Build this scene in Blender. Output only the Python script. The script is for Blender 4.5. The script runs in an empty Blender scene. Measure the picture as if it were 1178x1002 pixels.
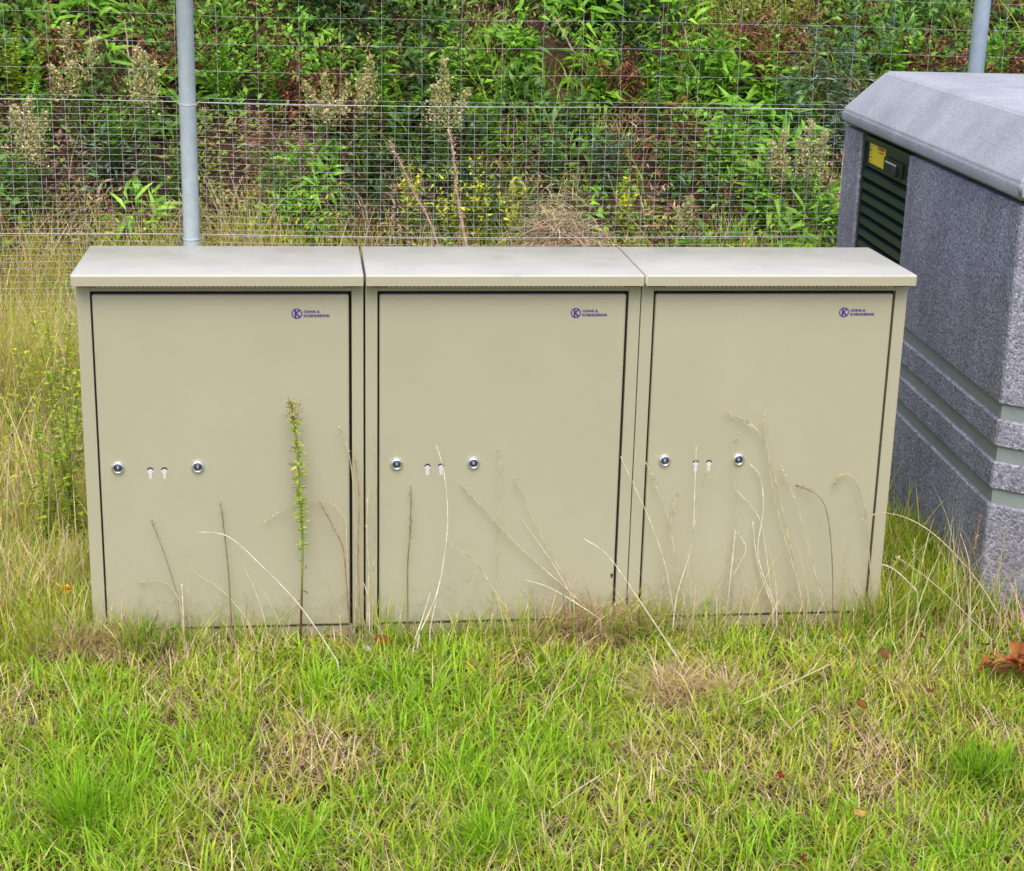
import bpy, bmesh, math, random
import numpy as np
from mathutils import Vector, Matrix, Euler
S = bpy.context.scene
COL = S.collection
PI = math.pi
# ------------------------------------------------------------------ camera
CAM_R = Vector((0.9926918, -0.11823049, 0.02417723))
CAM_U = Vector((0.01129923, 0.2905292, 0.95679941))
CAM_F = Vector((0.12014705, 0.94953375, -0.28974186))
CAM_C = Vector((0.55997315, -4.10043211, 1.81274455))
FPX = 1927.678
PW, PH = 1178.0, 1002.0
cd = bpy.data.cameras.new('camera')
cam = bpy.data.objects.new('camera', cd); COL.objects.link(cam)
cam.matrix_world = Matrix(((CAM_R.x, CAM_U.x, -CAM_F.x, CAM_C.x), (CAM_R.y, CAM_U.y, -CAM_F.y, CAM_C.y),
                           (CAM_R.z, CAM_U.z, -CAM_F.z, CAM_C.z), (0, 0, 0, 1)))
cd.sensor_width = 36; cd.lens = FPX / PW * 36; cd.clip_start = 0.05; cd.clip_end = 500
S.camera = cam
# ------------------------------------------------------------------ sky, sun, exposure
SUN_EL, SUN_AZ = math.radians(56), math.radians(186)      # azimuth clockwise from +Y
w = bpy.data.worlds.new('World'); S.world = w; w.use_nodes = True
nt = w.node_tree; bg = nt.nodes['Background']
sky = nt.nodes.new('ShaderNodeTexSky'); sky.sky_type = 'NISHITA'; sky.sun_disc = False
sky.sun_elevation = SUN_EL; sky.sun_rotation = SUN_AZ; sky.air_density = 1.0; sky.dust_density = 3.0; sky.ozone_density = 1.0
nt.links.new(sky.outputs[0], bg.inputs[0]); bg.inputs[1].default_value = 0.15
sd = bpy.data.lights.new('sun', 'SUN'); sd.energy = 1.5; sd.angle = math.radians(50); sd.color = (1.0, 0.95, 0.87)
so = bpy.data.objects.new('sun', sd); COL.objects.link(so)
to_sun = Vector((math.sin(SUN_AZ) * math.cos(SUN_EL), math.cos(SUN_AZ) * math.cos(SUN_EL), math.sin(SUN_EL)))
so.rotation_euler = to_sun.to_track_quat('Z', 'Y').to_euler()
S.view_settings.view_transform = 'Standard'; S.view_settings.look = 'None'
S.view_settings.gamma = 1.0; S.view_settings.exposure = 0.68
S.render.engine = 'CYCLES'

# ------------------------------------------------------------------ helpers
def ray(px, py):
    return (CAM_F * FPX + CAM_R * (px - PW / 2) - CAM_U * (py - PH / 2)).normalized()
def at_y(px, py, Y):
    d = ray(px, py); return CAM_C + d * ((Y - CAM_C.y) / d.y)
def at_z(px, py, z=0.0):
    d = ray(px, py); return CAM_C + d * ((z - CAM_C.z) / d.z)

def link(o, parent=None):
    COL.objects.link(o)
    if parent is not None: o.parent = parent
    return o
def obj(name, me, mat, parent=None, smooth=False):
    if isinstance(me, bmesh.types.BMesh):
        m = bpy.data.meshes.new(name); me.normal_update(); me.to_mesh(m); me.free(); me = m
    if mat is not None: me.materials.append(mat)
    if smooth:
        me.polygons.foreach_set('use_smooth', [True] * len(me.polygons))
    return link(bpy.data.objects.new(name, me), parent)
def tag(o, label, cat, group=None, kind=None):
    o['label'] = label; o['category'] = cat
    if group: o['group'] = group
    if kind: o['kind'] = kind
    return o
def thing(name, label, cat, loc=(0, 0, 0), rz=0.0, group=None):
    o = bpy.data.objects.new(name, None); o.empty_display_size = 0.05
    link(o); o.location = loc; o.rotation_euler = (0, 0, rz)
    return tag(o, label, cat, group)
def structure(o): o['kind'] = 'structure'; return o

def box(bm, x0, x1, y0, y1, z0, z1, bevel=0.0, seg=2):
    vs = [bm.verts.new((x, y, z)) for x in (x0, x1) for y in (y0, y1) for z in (z0, z1)]
    fs = [(0, 1, 3, 2), (4, 6, 7, 5), (0, 4, 5, 1), (2, 3, 7, 6), (0, 2, 6, 4), (1, 5, 7, 3)]
    F = [bm.faces.new([vs[i] for i in f]) for f in fs]
    if bevel:
        E = set(e for f in F for e in f.edges)
        bmesh.ops.bevel(bm, geom=list(E), offset=bevel, segments=seg, profile=0.5, affect='EDGES')
def prism(bm, poly, z0, z1):
    a = [bm.verts.new((x, y, z0)) for x, y in poly]; b = [bm.verts.new((x, y, z1)) for x, y in poly]
    n = len(poly)
    bm.faces.new(a[::-1]); bm.faces.new(b)
    for i in range(n): bm.faces.new((a[i], a[(i + 1) % n], b[(i + 1) % n], b[i]))
def tube_bm(bm, pts, rad, sides=6, cap=True):
    pts = [Vector(p) for p in pts]; rings = []
    if not hasattr(rad, '__len__'): rad = [rad] * len(pts)
    for i, p in enumerate(pts):
        t = (pts[min(i + 1, len(pts) - 1)] - pts[max(i - 1, 0)]).normalized()
        ref = Vector((0, 0, 1)) if abs(t.z) < 0.9 else Vector((1, 0, 0))
        a = t.cross(ref).normalized(); b = t.cross(a)
        rings.append([bm.verts.new(p + (a * math.cos(2 * PI * k / sides) + b * math.sin(2 * PI * k / sides)) * rad[i]) for k in range(sides)])
    for i in range(len(rings) - 1):
        for k in range(sides):
            bm.faces.new((rings[i][k], rings[i][(k + 1) % sides], rings[i + 1][(k + 1) % sides], rings[i + 1][k]))
    if cap:
        bm.faces.new(rings[0][::-1]); bm.faces.new(rings[-1])
def lathe(bm, prof, axis='y', sides=32, origin=(0, 0, 0)):
    # prof: (radius, along) pairs, axis pointing to -Y (towards the viewer of a door)
    o = Vector(origin); rings = []
    for r, h in prof:
        rings.append([bm.verts.new(o + Vector((r * math.cos(2 * PI * k / sides), -h, r * math.sin(2 * PI * k / sides)))) for k in range(sides)])
    for i in range(len(rings) - 1):
        for k in range(sides):
            bm.faces.new((rings[i][k], rings[i][(k + 1) % sides], rings[i + 1][(k + 1) % sides], rings[i + 1][k]))
    bm.faces.new(rings[-1])
def smooth_pts(pts, n=5):
    P = [Vector(p) for p in pts]
    if len(P) < 3: return P
    out = []
    for i in range(len(P) - 1):
        p0, p1, p2, p3 = P[max(i - 1, 0)], P[i], P[i + 1], P[min(i + 2, len(P) - 1)]
        for k in range(n):
            t = k / n
            out.append(0.5 * ((2 * p1) + (p2 - p0) * t + (2 * p0 - 5 * p1 + 4 * p2 - p3) * t * t + (3 * p1 - p0 - 3 * p2 + p3) * t ** 3))
    out.append(P[-1]); return out

# numpy mesh with a per-point tint
def np_mesh(name, V, faces_list, tint=None, smooth=True):
    me = bpy.data.meshes.new(name)
    V = np.asarray(V, dtype=np.float32).reshape(-1, 3)
    me.vertices.add(len(V)); me.vertices.foreach_set('co', V.ravel())
    loops = np.concatenate([f.ravel() for f in faces_list]).astype(np.int32)
    tot = np.concatenate([np.full(len(f), f.shape[1], dtype=np.int32) for f in faces_list])
    st = np.concatenate([[0], np.cumsum(tot)[:-1]]).astype(np.int32)
    me.loops.add(len(loops)); me.loops.foreach_set('vertex_index', loops)
    me.polygons.add(len(tot)); me.polygons.foreach_set('loop_start', st); me.polygons.foreach_set('loop_total', tot)
    if smooth: me.polygons.foreach_set('use_smooth', np.ones(len(tot), dtype=bool))
    if tint is not None:
        a = me.attributes.new('tint', 'FLOAT_COLOR', 'POINT')
        c = np.ones((len(V), 4), dtype=np.float32); c[:, :3] = tint; a.data.foreach_set('color', c.ravel())
    me.update(calc_edges=True); me.validate()
    return me
def vnoise(x, y, s=1.0, seed=0):
    # smooth 2-D value noise in 0..1
    x = np.asarray(x, float) / s; y = np.asarray(y, float) / s
    xi = np.floor(x).astype(int); yi = np.floor(y).astype(int); fx = x - xi; fy = y - yi
    fx = fx * fx * (3 - 2 * fx); fy = fy * fy * (3 - 2 * fy)
    def h(i, j):
        v = np.sin(i * 127.1 + j * 311.7 + seed * 74.7) * 43758.5453
        return v - np.floor(v)
    return (h(xi, yi) * (1 - fx) + h(xi + 1, yi) * fx) * (1 - fy) + (h(xi, yi + 1) * (1 - fx) + h(xi + 1, yi + 1) * fx) * fy
def fbm(x, y, s, seed=0):
    return 0.55 * vnoise(x, y, s, seed) + 0.3 * vnoise(x, y, s / 2.1, seed + 5) + 0.15 * vnoise(x, y, s / 4.3, seed + 9)
BY = np.array([-500, 2.35, 2.65, 3.0, 3.5, 4.0, 5.0, 6.5, 9, 500]); BZ = np.array([0, 0, 0.16, 0.50, 1.0, 1.42, 2.1, 2.5, 2.6, 2.6])
def ground_z(x, y):
    x = np.asarray(x, float); y = np.asarray(y, float)
    yy = y + (fbm(x, y, 1.3, 3) - 0.5) * 0.5 * np.clip((y - 2.3) / 0.5, 0, 1)
    z = np.interp(yy, BY, BZ)
    near = np.clip(1 - (np.abs(x - 0.9) - 1.1) / 1.0, 0, 1) * np.clip(1 - (np.abs(y - 0.15) - 0.3) / 0.5, 0, 1)
    return z + (fbm(x, y, 0.8, 1) - 0.5) * 0.05 * (1 - near) + (fbm(x, y, 0.22, 2) - 0.5) * 0.025
def gz(x, y): return float(ground_z(np.array([x]), np.array([y]))[0])

def blades(P, h, wd, az, th0, th1, col, tipcol=None, seg=4, twist=None):
    """curved tapering grass blades; P roots, angles from vertical th0 at the root to th0+th1 at the tip"""
    n = len(P); P = np.asarray(P, float)
    T = np.linspace(0, 1, seg + 1)
    cx = np.zeros((n, seg + 1)); cz = np.zeros((n, seg + 1))
    for i in range(1, seg + 1):
        tm = (T[i] + T[i - 1]) / 2; a = th0 + th1 * tm ** 1.3
        cx[:, i] = cx[:, i - 1] + np.sin(a) * h / seg; cz[:, i] = cz[:, i - 1] + np.cos(a) * h / seg
    ca, sa = np.cos(az), np.sin(az)
    if twist is None: twist = np.zeros(n)
    wa = az + PI / 2 + twist; wx, wy = np.cos(wa), np.sin(wa)
    taper = np.clip(1.05 - T ** 2.2, 0.06, 1) * np.clip(0.6 + 2 * T, 0, 1)
    V = np.zeros((n, 2 * seg + 1, 3)); Cc = np.zeros((n, 2 * seg + 1, 3))
    tipcol = col if tipcol is None else tipcol
    for i in range(seg + 1):
        X = P[:, 0] + cx[:, i] * ca; Y = P[:, 1] + cx[:, i] * sa; Z = P[:, 2] + cz[:, i]
        cc = col * (1 - T[i]) + tipcol * T[i]
        if i < seg:
            hw = wd * taper[i] / 2
            V[:, 2 * i] = np.stack([X - wx * hw, Y - wy * hw, Z], 1); V[:, 2 * i + 1] = np.stack([X + wx * hw, Y + wy * hw, Z], 1)
            Cc[:, 2 * i] = cc; Cc[:, 2 * i + 1] = cc
        else:
            V[:, 2 * i] = np.stack([X, Y, Z], 1); Cc[:, 2 * i] = cc
    base = (np.arange(n) * (2 * seg + 1))[:, None]
    quads = np.concatenate([base + np.array([[2 * i, 2 * i + 1, 2 * i + 3, 2 * i + 2]]) for i in range(seg - 1)], 0)
    tris = base + np.array([[2 * seg - 2, 2 * seg - 1, 2 * seg]])
    return V.reshape(-1, 3), quads, tris, Cc.reshape(-1, 3)
def leaves(P, D, Nn, L, W, col, fold=0.25, droop=0.25):
    """pointed folded leaves: root P, direction D, up-ish normal Nn"""
    D = D / np.linalg.norm(D, axis=1, keepdims=True)
    Sd = np.cross(D, Nn); Sd /= np.linalg.norm(Sd, axis=1, keepdims=True) + 1e-9
    N = np.cross(Sd, D); L = L[:, None]; W = W[:, None]
    n = len(P); V = np.zeros((n, 6, 3))
    V[:, 0] = P
    V[:, 1] = P + D * L * 0.42 - Sd * W / 2 + N * (fold * W * 0.5)
    V[:, 2] = P + D * L * 0.42 + Sd * W / 2 + N * (fold * W * 0.5)
    V[:, 3] = P + D * L * 0.42
    V[:, 4] = P + D * L * 0.8 - N * L * droop * 0.35
    V[:, 5] = P + D * L - N * L * droop
    V[:, 4, :] = V[:, 4]
    b = (np.arange(n) * 6)[:, None]
    tr = np.concatenate([b + np.array([q]) for q in ([0, 3, 1], [0, 2, 3], [1, 3, 4], [3, 2, 4], [1, 4, 5], [4, 2, 5])], 0)
    return V.reshape(-1, 3), tr, np.repeat(col, 6, 0)
class Acc:
    def __init__(s): s.V = []; s.F = {}; s.C = []; s.n = 0
    def add(s, V, Fs, C):
        for f in Fs: s.F.setdefault(f.shape[1], []).append(f + s.n)
        s.V.append(V); s.C.append(C); s.n += len(V)
    def blades(s, *a, **k):
        V, q, t, C = blades(*a, **k); s.add(V, [q, t], C)
    def leaves(s, *a, **k):
        V, t, C = leaves(*a, **k); s.add(V, [t], C)
    def mesh(s, name): return np_mesh(name, np.concatenate(s.V), [np.concatenate(v) for v in s.F.values()], np.concatenate(s.C))

# ------------------------------------------------------------------ materials
def newmat(name):
    m = bpy.data.materials.new(name); m.use_nodes = True
    return m, m.node_tree, m.node_tree.nodes, m.node_tree.links, m.node_tree.nodes['Principled BSDF']
def ramp(N, stops):
    r = N.new('ShaderNodeValToRGB'); e = r.color_ramp.elements
    while len(e) < len(stops): e.new(0.5)
    for i, (p, c) in enumerate(stops): e[i].position = p; e[i].color = (*c, 1)
    return r
def noise(N, L, scale, detail=4, coord=None, rough=0.6):
    t = N.new('ShaderNodeTexNoise'); t.inputs['Scale'].default_value = scale; t.inputs['Detail'].default_value = detail; t.inputs['Roughness'].default_value = rough
    if coord is not None: L.new(coord, t.inputs['Vector'])
    return t
def painted(name, c, rough=0.4, var=0.06, bump=0.02, scale=9, metal=0.0, spec=0.5, coat=0.0, dirt=None):
    m, T, N, L, B = newmat(name)
    tc = N.new('ShaderNodeTexCoord'); g = N.new('ShaderNodeNewGeometry')
    n1 = noise(N, L, scale, 5, g.outputs['Position'])
    r = ramp(N, [(0.3, tuple(v * (1 - var) for v in c)), (0.7, tuple(min(1, v * (1 + var)) for v in c))])
    L.new(n1.outputs[0], r.inputs[0]); out = r.outputs[0]
    if dirt:
        n3 = noise(N, L, dirt[1], 6, g.outputs['Position'], 0.7)
        r3 = ramp(N, [(dirt[2], (0, 0, 0)), (dirt[3], (1, 1, 1))]); L.new(n3.outputs[0], r3.inputs[0])
        mx = N.new('ShaderNodeMix'); mx.data_type = 'RGBA'; L.new(r3.outputs[0], mx.inputs[0]); L.new(out, mx.inputs[6]); mx.inputs[7].default_value = (*dirt[0], 1)
        out = mx.outputs[2]
    L.new(out, B.inputs['Base Color'])
    n2 = noise(N, L, 260, 2, g.outputs['Position'])
    b = N.new('ShaderNodeBump'); b.inputs['Strength'].default_value = bump * 10; b.inputs['Distance'].default_value = 0.0006
    L.new(n2.outputs[0], b.inputs['Height']); L.new(b.outputs[0], B.inputs['Normal'])
    rr = ramp(N, [(0.3, (rough * 0.85,) * 3), (0.7, (min(1, rough * 1.2),) * 3)]); L.new(n1.outputs[0], rr.inputs[0]); L.new(rr.outputs[0], B.inputs['Roughness'])
    B.inputs['Metallic'].default_value = metal; B.inputs['Specular IOR Level'].default_value = spec; B.inputs['Coat Weight'].default_value = coat
    return m
def plant_mat(name, transl=0.35, rough=0.55, spec=0.3):
    m, T, N, L, B = newmat(name)
    a = N.new('ShaderNodeAttribute'); a.attribute_name = 'tint'
    g = N.new('ShaderNodeNewGeometry'); n1 = noise(N, L, 60, 2, g.outputs['Position'])
    hs = N.new('ShaderNodeHueSaturation'); L.new(a.outputs['Color'], hs.inputs['Color'])
    mr = N.new('ShaderNodeMapRange'); mr.inputs[1].default_value = 0.3; mr.inputs[2].default_value = 0.7; mr.inputs[3].default_value = 0.75; mr.inputs[4].default_value = 1.25
    L.new(n1.outputs[0], mr.inputs[0]); L.new(mr.outputs[0], hs.inputs['Value'])
    L.new(hs.outputs[0], B.inputs['Base Color']); B.inputs['Roughness'].default_value = rough; B.inputs['Specular IOR Level'].default_value = spec
    tr = N.new('ShaderNodeBsdfTranslucent'); L.new(hs.outputs[0], tr.inputs[0])
    mx = N.new('ShaderNodeMixShader'); mx.inputs[0].default_value = transl
    L.new(B.outputs[0], mx.inputs[1]); L.new(tr.outputs[0], mx.inputs[2]); L.new(mx.outputs[0], N['Material Output'].inputs[0])
    return m
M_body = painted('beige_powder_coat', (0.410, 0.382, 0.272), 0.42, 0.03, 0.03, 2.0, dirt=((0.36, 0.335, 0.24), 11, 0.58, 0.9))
def splash(m):   # soil splashed on the lowest part of the painted sheet, fine specks with a ragged top
    T = m.node_tree; N, L = T.nodes, T.links; B = N['Principled BSDF']; src = B.inputs['Base Color'].links[0].from_socket
    g = N.new('ShaderNodeNewGeometry'); sp = N.new('ShaderNodeSeparateXYZ'); L.new(g.outputs['Position'], sp.inputs[0])
    n1 = noise(N, L, 45, 6, g.outputs['Position'], 0.8); n2 = noise(N, L, 7, 3, g.outputs['Position'])
    mr = N.new('ShaderNodeMapRange'); mr.inputs[1].default_value = 0.03; mr.inputs[2].default_value = 0.26; mr.inputs[3].default_value = 0.30; mr.inputs[4].default_value = -0.12; L.new(sp.outputs[2], mr.inputs[0])
    a = N.new('ShaderNodeMath'); a.operation = 'ADD'; L.new(n1.outputs[0], a.inputs[0]); L.new(mr.outputs[0], a.inputs[1])
    b = N.new('ShaderNodeMath'); b.operation = 'MULTIPLY_ADD'; L.new(n2.outputs[0], b.inputs[0]); b.inputs[1].default_value = 0.25; L.new(a.outputs[0], b.inputs[2])
    r = ramp(N, [(0.72, (0, 0, 0)), (0.95, (0.42, 0.42, 0.42))]); L.new(b.outputs[0], r.inputs[0])
    mx = N.new('ShaderNodeMix'); mx.data_type = 'RGBA'; L.new(r.outputs[0], mx.inputs[0]); L.new(src, mx.inputs[6]); mx.inputs[7].default_value = (0.24, 0.20, 0.12, 1); L.new(mx.outputs[2], B.inputs['Base Color'])
splash(M_body)
M_lid = painted('beige_powder_coat_weathered_skylit', (0.56, 0.525, 0.455), 0.33, 0.06, 0.015, 6.0, spec=0.6, coat=0.15, dirt=((0.36, 0.34, 0.30), 7, 0.58, 0.85))  # weathered coat with dirt; base lightened for sky light on the lid top
M_dark = painted('dark_gap_shade', (0.012, 0.010, 0.014), 0.8, 0.1, 0.0)  # near-black, carries the shade of gaps and joints in its colour
M_chrome = painted('chrome', (0.88, 0.88, 0.92), 0.30, 0.02, 0.0, metal=1.0)
M_lockcore = painted('lock_core_steel', (0.13, 0.14, 0.24), 0.3, 0.05, 0.0, metal=0.9)
M_slot = painted('pale_plastic', (0.62, 0.60, 0.62), 0.5, 0.05, 0.0)
M_ink = painted('blue_ink', (0.045, 0.025, 0.22), 0.5, 0.05, 0.0)
M_sill = painted('weathered_plinth', (0.34, 0.31, 0.24), 0.6, 0.15, 0.05, 12, dirt=((0.16, 0.14, 0.09), 25, 0.5, 0.75))
M_galv = painted('galvanised_steel', (0.70, 0.82, 1.0), 0.45, 0.10, 0.02, 25, metal=0.1)
M_wire = painted('galvanised_wire', (0.50, 0.47, 0.52), 0.5, 0.25, 0.0, 12, metal=0.1)
M_green = painted('dark_green_paint', (0.014, 0.032, 0.026), 0.32, 0.08, 0.0)
M_yellow = painted('yellow_sticker', (0.85, 0.65, 0.03), 0.45, 0.04, 0.0)
M_black = painted('black_print', (0.02, 0.02, 0.02), 0.5, 0.04, 0.0)
M_redp = painted('red_print', (0.45, 0.10, 0.05), 0.5, 0.04, 0.0)
M_white = painted('white_print', (0.6, 0.6, 0.6), 0.5, 0.04, 0.0)
M_groove = painted('grey_green_groove_paint', (0.25, 0.285, 0.275), 0.6, 0.10, 0.02, 14)
M_grass = plant_mat('grass_blades', 0.4)
M_leaf = plant_mat('leaves', 0.3, 0.45, 0.4)
M_dry = plant_mat('dry_stems', 0.15, 0.7, 0.2)

def concrete(name, base, dark, light, agg=True):
    m, T, N, L, B = newmat(name); g = N.new('ShaderNodeNewGeometry')
    v = N.new('ShaderNodeTexVoronoi'); v.inputs['Scale'].default_value = 150; L.new(g.outputs['Position'], v.inputs['Vector'])
    r = ramp(N, [(0.0, dark), (0.45, base), (0.8, tuple(b * 1.15 for b in base)), (1.0, light)])
    sep = N.new('ShaderNodeSeparateColor'); L.new(v.outputs['Color'], sep.inputs[0]); L.new(sep.outputs[0], r.inputs[0])
    n1 = noise(N, L, 3.0, 6, g.outputs['Position'], 0.65); rr = ramp(N, [(0.3, (0.78,) * 3), (0.7, (1.18,) * 3)]); L.new(n1.outputs[0], rr.inputs[0])
    mx = N.new('ShaderNodeMix'); mx.data_type = 'RGBA'; mx.blend_type = 'MULTIPLY'; mx.inputs[0].default_value = 1
    nf = noise(N, L, 190, 3, g.outputs['Position']); 
    if agg: L.new(r.outputs[0], mx.inputs[6])
    else:
        r2 = ramp(N, [(0.25, dark), (0.5, base), (0.8, light)]); L.new(nf.outputs[0], r2.inputs[0]); L.new(r2.outputs[0], mx.inputs[6])
    L.new(rr.outputs[0], mx.inputs[7]); out = mx.outputs[2]
    if not agg:   # small dark pits and lichen spots
        v2 = N.new('ShaderNodeTexVoronoi'); v2.inputs['Scale'].default_value = 26; L.new(g.outputs['Position'], v2.inputs['Vector'])
        r3 = ramp(N, [(0.05, (0.45, 0.43, 0.40)), (0.16, (1, 1, 1))]); L.new(v2.outputs['Distance'], r3.inputs[0])
        m2 = N.new('ShaderNodeMix'); m2.data_type = 'RGBA'; m2.blend_type = 'MULTIPLY'; m2.inputs[0].default_value = 0.55
        L.new(out, m2.inputs[6]); L.new(r3.outputs[0], m2.inputs[7]); out = m2.outputs[2]
    mp = N.new('ShaderNodeMapping'); mp.inputs['Scale'].default_value = (9, 9, 1.2); L.new(g.outputs['Position'], mp.inputs[0])
    ns = noise(N, L, 1.0, 5, mp.outputs[0], 0.7); rs = ramp(N, [(0.35, (0.74, 0.72, 0.68)), (0.6, (1, 1, 1))]); L.new(ns.outputs[0], rs.inputs[0])
    m4 = N.new('ShaderNodeMix'); m4.data_type = 'RGBA'; m4.blend_type = 'MULTIPLY'; m4.inputs[0].default_value = 0.6 if agg else 0.0; L.new(out, m4.inputs[6]); L.new(rs.outputs[0], m4.inputs[7]); out = m4.outputs[2]
    L.new(out, B.inputs['Base Color']); B.inputs['Roughness'].default_value = 0.85; B.inputs['Specular IOR Level'].default_value = 0.25
    b = N.new('ShaderNodeBump'); b.inputs['Distance'].default_value = 0.003 if agg else 0.002; b.inputs['Strength'].default_value = 0.6 if agg else 0.5
    if agg:
        rd = ramp(N, [(0.0, (1, 1, 1)), (0.9, (0, 0, 0))]); L.new(v.outputs['Distance'], rd.inputs[0]); L.new(rd.outputs[0], b.inputs['Height'])
    else: L.new(nf.outputs[0], b.inputs['Height'])
    L.new(b.outputs[0], B.inputs['Normal'])
    return m
M_agg = concrete('exposed_aggregate_concrete', (0.30, 0.295, 0.36), (0.17, 0.165, 0.21), (0.50, 0.48, 0.55))
M_conc = concrete('smooth_grey_concrete', (0.41, 0.42, 0.465), (0.25, 0.255, 0.29), (0.56, 0.56, 0.60), agg=False)

def soil_mat():
    m, T, N, L, B = newmat('soil_and_thatch'); g = N.new('ShaderNodeNewGeometry')
    n1 = noise(N, L, 14, 8, g.outputs['Position'], 0.75)
    r = ramp(N, [(0.25, (0.035, 0.022, 0.014)), (0.45, (0.10, 0.065, 0.035)), (0.6, (0.20, 0.14, 0.08)), (0.8, (0.30, 0.23, 0.13))]); L.new(n1.outputs[0], r.inputs[0])
    n2 = noise(N, L, 1.7, 4, g.outputs['Position']); r2 = ramp(N, [(0.35, (0.6, 0.45, 0.40)), (0.65, (0.8, 0.95, 0.55))]); L.new(n2.outputs[0], r2.inputs[0])
    mx = N.new('ShaderNodeMix'); mx.data_type = 'RGBA'; mx.blend_type = 'MULTIPLY'; mx.inputs[0].default_value = 0.8
    L.new(r.outputs[0], mx.inputs[6]); L.new(r2.outputs[0], mx.inputs[7]); sx = N.new('ShaderNodeSeparateXYZ'); L.new(g.outputs['Position'], sx.inputs[0]); mr = N.new('ShaderNodeMapRange'); mr.inputs[1].default_value = 2.9; mr.inputs[2].default_value = 3.3; mr.inputs[3].default_value = 0; mr.inputs[4].default_value = 1; L.new(sx.outputs[1], mr.inputs[0])
    hum = ramp(N, [(0.3, (0.022, 0.014, 0.010)), (0.55, (0.075, 0.042, 0.028)), (0.75, (0.15, 0.085, 0.055))]); L.new(n1.outputs[0], hum.inputs[0])
    m3 = N.new('ShaderNodeMix'); m3.data_type = 'RGBA'; L.new(mr.outputs[0], m3.inputs[0]); L.new(mx.outputs[2], m3.inputs[6]); L.new(hum.outputs[0], m3.inputs[7]); L.new(m3.outputs[2], B.inputs['Base Color'])
    B.inputs['Roughness'].default_value = 0.95; B.inputs['Specular IOR Level'].default_value = 0.1
    b = N.new('ShaderNodeBump'); b.inputs['Distance'].default_value = 0.02; b.inputs['Strength'].default_value = 0.8; L.new(n1.outputs[0], b.inputs['Height']); L.new(b.outputs[0], B.inputs['Normal'])
    return m
M_soil = soil_mat()

# ------------------------------------------------------------------ ground sheet (lawn level, bank, plateau)
def axis(dense0, dense1, step, far):
    a = list(np.arange(dense0, dense1 + 1e-6, step)); s = step
    lo, hi = [], []; v = dense0
    while v > -far: s *= 1.35; v -= s; lo.append(v)
    s = step; v = dense1
    while v < far: s *= 1.35; v += s; hi.append(v)
    return np.array(lo[::-1] + a + hi)
gx = axis(-3, 6, 0.06, 200); gy = axis(-3, 6, 0.06, 200)
X, Y = np.meshgrid(gx, gy); Z = ground_z(X, Y)
nx, ny = len(gx), len(gy)
idx = np.arange(nx * ny).reshape(ny, nx)
q = np.stack([idx[:-1, :-1], idx[:-1, 1:], idx[1:, 1:], idx[1:, :-1]], -1).reshape(-1, 4)
structure(obj('ground', np_mesh('ground', np.stack([X, Y, Z], -1), [q]), M_soil))

# ------------------------------------------------------------------ cabinets
UW, LIDZ, DEP, OV, LIP, G, DT, DB = 0.70, 0.99, 0.345, 0.042, 0.0276, 0.0357, 0.053, 0.944
def text_mesh(body, size, bold=0.0):
    c = bpy.data.curves.new('letters', 'FONT'); c.body = body; c.size = size; c.offset = bold; c.extrude = 0.0003
    o = bpy.data.objects.new('letters', c); COL.objects.link(o)
    dg = bpy.context.evaluated_depsgraph_get(); dg.update()
    me = bpy.data.meshes.new_from_object(o.evaluated_get(dg)); bpy.data.objects.remove(o); bpy.data.curves.remove(c)
    bm = bmesh.new(); bm.from_mesh(me); bpy.data.meshes.remove(me)
    xs = [v.co.x for v in bm.verts]; ys = [v.co.y for v in bm.verts]
    return bm, min(xs), max(xs), min(ys), max(ys)
def place_text(dst, body, x0, x1, z0, z1, y, bold=0.0):
    bm, a, b, c, d = text_mesh(body, 0.01, bold)
    mp = {}
    for v in bm.verts:
        mp[v.index] = dst.verts.new((x0 + (v.co.x - a) / (b - a) * (x1 - x0), y - v.co.z, z0 + (v.co.y - c) / (d - c) * (z1 - z0)))
    for f in bm.faces:
        try: dst.faces.new([mp[v.index] for v in f.verts])
        except ValueError: pass
    bm.free()
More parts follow.
